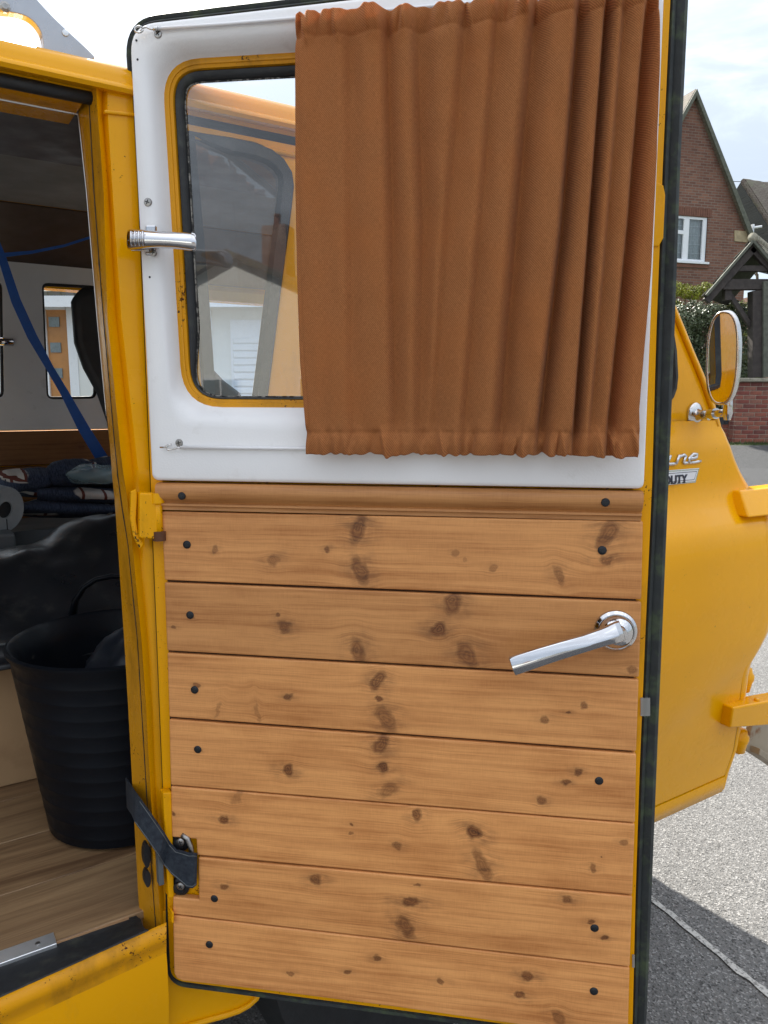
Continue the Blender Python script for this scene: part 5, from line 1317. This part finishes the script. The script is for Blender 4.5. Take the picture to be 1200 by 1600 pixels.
# --- drive, verge
dpts = [[Vector((x, y, z)) for x in (2.0, 6, 12, 20)] for y, z in ((9.0, .012), (11, .03), (13.5, .12), (15.9, zb - .03), (17, zb))]
o = mk('driveway', grid(dpts), M['tarmac']); o['kind'] = 'structure'
k = NT('verge_grass'); v = k.coord(); k.set('Base Color', k.mix(k.ramp(k.noise(v, 30, 4), .35, .65), (.025, .045, .012), (.09, .12, .03))); k.set('Roughness', .9); M['grass'] = k.m
gv_, gf_ = [], []
rg_ = random.Random(2)
for i in range(5000):
    x = rg_.uniform(5.5, 12); y = rg_.uniform(PD - .45, PD + .02) ; z = zb - .03; a = rg_.uniform(0, 6.28); h_ = rg_.uniform(.02, .07) * (1 if rg_.random() < .8 else 1.8); w_ = .008
    dx, dy = math.cos(a) * w_, math.sin(a) * w_; b = len(gv_)
    gv_ += [(x - dx, y - dy, z), (x + dx, y + dy, z), (x + rg_.uniform(-.03, .03), y + rg_.uniform(-.03, .03), z + h_)]; gf_.append((b, b + 1, b + 2))
mk('grass', (gv_, gf_), M['grass']); bpy.data.objects['grass']['kind'] = 'stuff'; prop(bpy.data.objects['grass'], 'strip of rough grass and moss at the foot of the brick pier', 'grass')
o = mk('verge', wbox(5.2, 12, PD - .5, PD + .6, zb - .35, zb - .02), M['grass']); o['kind'] = 'structure'
# --- hedge and shrubs
def leafmat(name, a, b, c_=None):
    k = NT(name); at_ = k.n('ObjectInfo'); v = k.coord()
    f_ = k.noise(v, 5, 3); f2 = k.noise(v, 38, 2)
    cc = k.mix(k.ramp(k.math('ADD', k.math('MULTIPLY', f_, .5), k.math('MULTIPLY', f2, .5)), .38, .62), a, b)
    k.set('Base Color', cc); k.set('Roughness', .45); k.set('Subsurface Weight', .0); k.set('Transmission Weight', .0)
    return k.m
M['laurel'] = leafmat('dark_evergreen_leaf', (.035, .055, .022), (.13, .16, .075)); M['lime'] = leafmat('lime_conifer_leaf', (.13, .16, .01), (.33, .34, .02)); M['olive'] = leafmat('yellow_green_leaf', (.10, .13, .02), (.26, .28, .05))
M['bark'] = pbr('bark', (.10, .075, .055), .9, var=.3, vs_=20, bump=.8, bs=40, bd=.01)
def shrub(name, label, cat, c0, rx, ry, h0, h1, nleaf, ls, m, seed, lumps=14, group=None):
    rt_ = root(name, (c0[0], c0[1], h0), label, cat, group); rg = random.Random(seed)
    cs = [(Vector((c0[0] + rg.uniform(-.75, .75) * rx, c0[1] + rg.uniform(-.7, .7) * ry, lerp(h0, h1, rg.uniform(.05, .88)))), rg.uniform(.25, .5) * min(rx, (h1 - h0) / 2) * 1.1) for _ in range(lumps)]
    for i in range(5): cs.append((Vector((c0[0] + lerp(-.8, .8, i / 4) * rx, c0[1], h1 - .35 * rx * rg.uniform(.6, 1.1))), .33 * rx))
    vv_, ff_ = [], []
    for i in range(nleaf):
        cc_, rr2 = rg.choice(cs); d_ = Vector((rg.gauss(0, 1), rg.gauss(0, 1), rg.gauss(0, 1))).normalized()
        p = cc_ + d_ * rr2 * (rg.uniform(.35, 1.) ** .4)
        nrm = (d_ + Vector((rg.uniform(-.8, .8), rg.uniform(-.8, .8), rg.uniform(-.3, .9)))).normalized()
        t = nrm.orthogonal().normalized(); t = Matrix.Rotation(rg.uniform(0, 6.28), 3, nrm) @ t; b_ = nrm.cross(t); s_ = ls * rg.uniform(.6, 1.3)
        q0 = len(vv_); vv_ += [p - t * s_, p + b_ * s_ * .5 + nrm * s_ * .12, p + t * s_, p - b_ * s_ * .5 + nrm * s_ * .12]; ff_.append((q0, q0 + 1, q0 + 2, q0 + 3))
    mk('foliage', (vv_, ff_), m, rt_)
    tv = []
    base = Vector((c0[0], c0[1], h0 - .2))
    for cc_, rr2 in cs:
        mid = base.lerp(cc_, .5) + Vector((rg.uniform(-.1, .1), rg.uniform(-.1, .1), 0)); tv.append(tube([base + Vector((rg.uniform(-.2, .2), rg.uniform(-.1, .1), 0)), mid, cc_], [.03, .02, .006], 5))
        for _ in range(4): tv.append(tube([mid.lerp(cc_, rg.random()), cc_ + Vector((rg.uniform(-1, 1), rg.uniform(-1, 1), rg.uniform(-1, 1))) * rr2], [.008, .003], 4))
    mk('stems', merge(*tv), M['bark'], rt_)
hcx = at(1100, 600, 18.2).x; ztp = at(1110, 462, 18.2).z
shrub('evergreen_hedge', 'dark green mixed evergreen hedge behind the low brick wall', 'hedge', (hcx + .1, 18.2), 1.05, .6, zb, ztp - .12, 26000, .038, M['laurel'], 4, 34)
hx2 = at(1085, 470, 19.6).x
shrub('lime_conifer', 'bright lime green conifer top showing above the dark hedge', 'shrub', (hx2, 19.6), .60, .4, 1.4, at(1085, 444, 19.6).z, 9000, .028, M['lime'], 9, 10)
hx3 = at(1168, 540, 20).x
shrub('golden_shrub', 'yellow green shrub glimpsed behind the porch post', 'shrub', (hx3, 20.), .75, .4, .3, at(1168, 470, 20).z, 9000, .035, M['olive'], 12, 14)
# --- bare trees and overhead wire
def twig_tree(label, bx, by, ht, seed, group):
    rg = random.Random(seed); rt_ = root('bare_tree', (bx, by, 0), label, 'tree', group); tv = []
    def br_(p, d_, l_, r_, lv):
        q_ = p + d_ * l_; tv.append(tube([p, p.lerp(q_, .5) + Vector((rg.uniform(-.05, .05), 0, rg.uniform(-.03, .03))) * l_, q_], [r_, r_ * .8, r_ * .6], 5))
        if lv == 0: return
        for _ in range(rg.randint(3, 4)):
            nd = (d_ + Vector((rg.uniform(-.6, .6), rg.uniform(-.6, .6), rg.uniform(.0, .6)))).normalized(); br_(p.lerp(q_, rg.uniform(.55, 1)), nd, l_ * rg.uniform(.5, .75), r_ * .55, lv - 1)
    trunk = tube([Vector((bx, by, 0)), Vector((bx, by, ht * .35))], [.16, .12], 8)
    mk('trunk', trunk, M['bark'], rt_)
    br_(Vector((bx, by, ht * .33)), Z, ht * .25, .10, 4)
    mk('branches', merge(*tv), M['bark'], rt_)
for i, (px_, d_, py_) in enumerate(((1196, 55, 255), (1150, 62, 268), (1230, 50, 235))):
    p = at(px_, py_, d_); twig_tree(['bare twiggy tree above the dark roof at the right edge', 'small bare tree showing between gable and dark roof', 'taller bare tree furthest right behind the roofs'][i], p.x, p.y, p.z, 20 + i, 'bare trees behind the houses')
w0 = at(1040, 279, 40); w1_ = at(1400, 283, 40)
ow = mk('overhead_wire', tube([w0 + (w1_ - w0) * t + Z * (-.5 * t * (1 - t)) for t in [i / 20 for i in range(21)]], .018, 5), M['black_trim']); prop(ow, 'thin overhead cable crossing the sky above the dark roof', 'cable')
# --- white bungalow seen through the van windows
BY = 10.4
bg_ = root('white_bungalow', (-3, BY, 0), 'white rendered bungalow with an orange wood door, seen through the van windows', 'house')
def bx(px, py=500): return at(px, py, BY).x
def bz_(px, py): return at(px, py, BY).z
M['render'] = pbr('white_render', (.74, .75, .73), .85, var=.04, vs_=3, bump=.3, bs=40, bd=.003)
ez = bz_(400, 468)
dx0, dx1 = bx(66), bx(107); dz1 = bz_(90, 478); dz0 = 0.35
wx_0, wx_1 = bx(262), bx(331); wzA, wzB = bz_(300, 640), bz_(300, 486)
mk('wall', poly_holes([(-8, 0), (-.35, 0), (-.35, ez), (-8, ez)], [[(dx0, dz0), (dx1, dz0), (dx1, dz1), (dx0, dz1)], [(wx_0, wzA), (wx_1, wzA), (wx_1, wzB), (wx_0, wzB)]], lambda x, z: Vector((x, BY, z))), M['render'], bg_)
mk('body', wbox(-8, -.35, BY + .25, BY + 6, 0, ez), M['render'], bg_)
M['doorwood'] = pbr('varnished_oak_door', (.45, .20, .055), .4, var=.15, vs_=6)
dd = mk('door', wbox(dx0 + .04, dx1 - .02, BY + .02, BY + .06, dz0, dz1 - .05), M['doorwood'], bg_)
M['frost'] = pbr('frosted_pane', (.16, .20, .22), .3, var=.2)
for py_ in (503, 543, 583):
    zc_ = bz_(85, py_); xc_ = bx(84); mk('door_pane', wbox(xc_ - .07, xc_ + .07, BY + .0, BY + .03, zc_ - .065, zc_ + .065), M['frost'], dd)
mk('door_frame', merge(wbox(dx1 - .02, dx1 + .10, BY - .02, BY + .08, dz0, dz1 + .06), wbox(dx0 - .06, dx1 - .03, BY - .02, BY + .08, dz1 - .05, dz1 + .06), wbox(dx0 - .06, dx0 + .05, BY - .02, BY + .08, dz0, dz1 - .06)), M['pvc'], bg_)
wn = mk('window', merge(wbox(wx_0, wx_1, BY - .02, BY + .06, wzB - .06, wzB), wbox(wx_0, wx_1, BY - .02, BY + .06, wzA, wzA + .06), wbox(wx_0, wx_0 + .06, BY - .021, BY + .061, wzA, wzB), wbox(wx_1 - .06, wx_1, BY - .021, BY + .061, wzA, wzB), wbox(wx_0 + .06, wx_1 - .06, BY - .018, BY + .058, bz_(300, 507), bz_(300, 500))), M['pvc'], bg_)
mk('pane', ([Vector((wx_0, BY + .03, wzA)), Vector((wx_1, BY + .03, wzA)), Vector((wx_1, BY + .03, wzB)), Vector((wx_0, BY + .03, wzB))], [(0, 1, 2, 3)]), M['frost'], wn)
gx0, gx1 = bx(360), bx(470)
gd = mk('garage_door', wbox(gx0, gx1, BY - .03, BY, .05, bz_(400, 500)), M['pvc'], bg_)
for i in range(22): mk('slat', wbox(gx0 + .03, gx1 - .03, BY - .05, BY - .03, .08 + i * .095, .155 + i * .095), M['pvc'], gd, bevel=.01, seg=1)
zr1 = at(400, 436, BY + 2.6).z
rf = [Vector((-8.3, BY - .35, ez - .02)), Vector((-.1, BY - .35, ez - .02)), Vector((-.1, BY + 3.0, zr1)), Vector((-8.3, BY + 3.0, zr1))]
mk('roof', (rf, [(0, 1, 2, 3)]), M['greytile'], bg_, uv=lambda q_: (q_.x, q_.y), solid=.08)
mk('fascia', wbox(-8.3, -.1, BY - .37, BY - .352, ez - .14, ez), M['pvc'], bg_)
# --- house across the road behind the viewer, mirrored in the door glass
hb_ = root('chimney_house', (-14, -27, 0), 'rendered house with brown gable and brick chimney, mirrored in the door window', 'house')
hw = [(-22, 0), (-22, 4.4), (-15.5, 7.2), (-9, 4.4), (-9, 0)]
mk('wall', prism([Vector((x, -27, z)) for x, z in hw], [Vector((x, -34, z)) for x, z in hw]), M['render'], hb_)
for sgn in (-1, 1):
    e0 = Vector((-15.5, 0, 7.2)); e1_ = Vector((-15.5 + sgn * 7, 0, 4.2))
    mk('roof', prism([e0 + Y * -26.6, e1_ + Y * -26.6, e1_ + Y * -26.6 + Z * .2, e0 + Y * -26.6 + Z * .25], [e0 + Y * -34.5, e1_ + Y * -34.5, e1_ + Y * -34.5 + Z * .2, e0 + Y * -34.5 + Z * .25]), M['mosstile'], hb_, uv=lambda q_: (q_.y, q_.z * 2))
chm = mk('chimney', wbox(-14.6, -13.5, -29, -28.1, 6, 8.6), M['housebrick'], hb_, uv=lambda q_: (q_.x + q_.y, q_.z))
mk('chimney_pot', lathe(Vector((-14.05, -28.5, 8.6)), Z, [(.16, 0), (.13, .4), (.17, .42), (.17, .5), (.1, .5)], 12), M['soldier'], chm)
for x0 in (-20.5, -17, -12.5):
    wn = mk('window', wbox(x0, x0 + 1.8, -26.99, -26.94, 1.0, 2.3), M['pvc'], hb_)
    for i in (0, 1): mk('pane', wbox(x0 + .08 + i * .86, x0 + .86 + i * .86, -26.945, -26.92, 1.08, 2.22), M['frost'], wn)
hk_ = root('terrace_house', (8, -30, 0), 'long brick house on the far side of the road behind the viewer', 'house')
mk('wall', wbox(-2, 20, -36, -29, 0, 5), M['housebrick'], hk_, uv=lambda q_: (q_.x + q_.y, q_.z))
mk('roof', prism([Vector((-2.4, -28.6, 4.9)), Vector((-2.4, -32.5, 7.6)), Vector((-2.4, -36.4, 4.9))], [Vector((20.4, -28.6, 4.9)), Vector((20.4, -32.5, 7.6)), Vector((20.4, -36.4, 4.9))]), M['slate'], hk_, uv=lambda q_: (q_.x, q_.y))
for i in range(5): mk('window', wbox(0 + i * 4, 1.8 + i * 4, -28.99, -28.93, 1, 2.3), M['frost'], hk_)
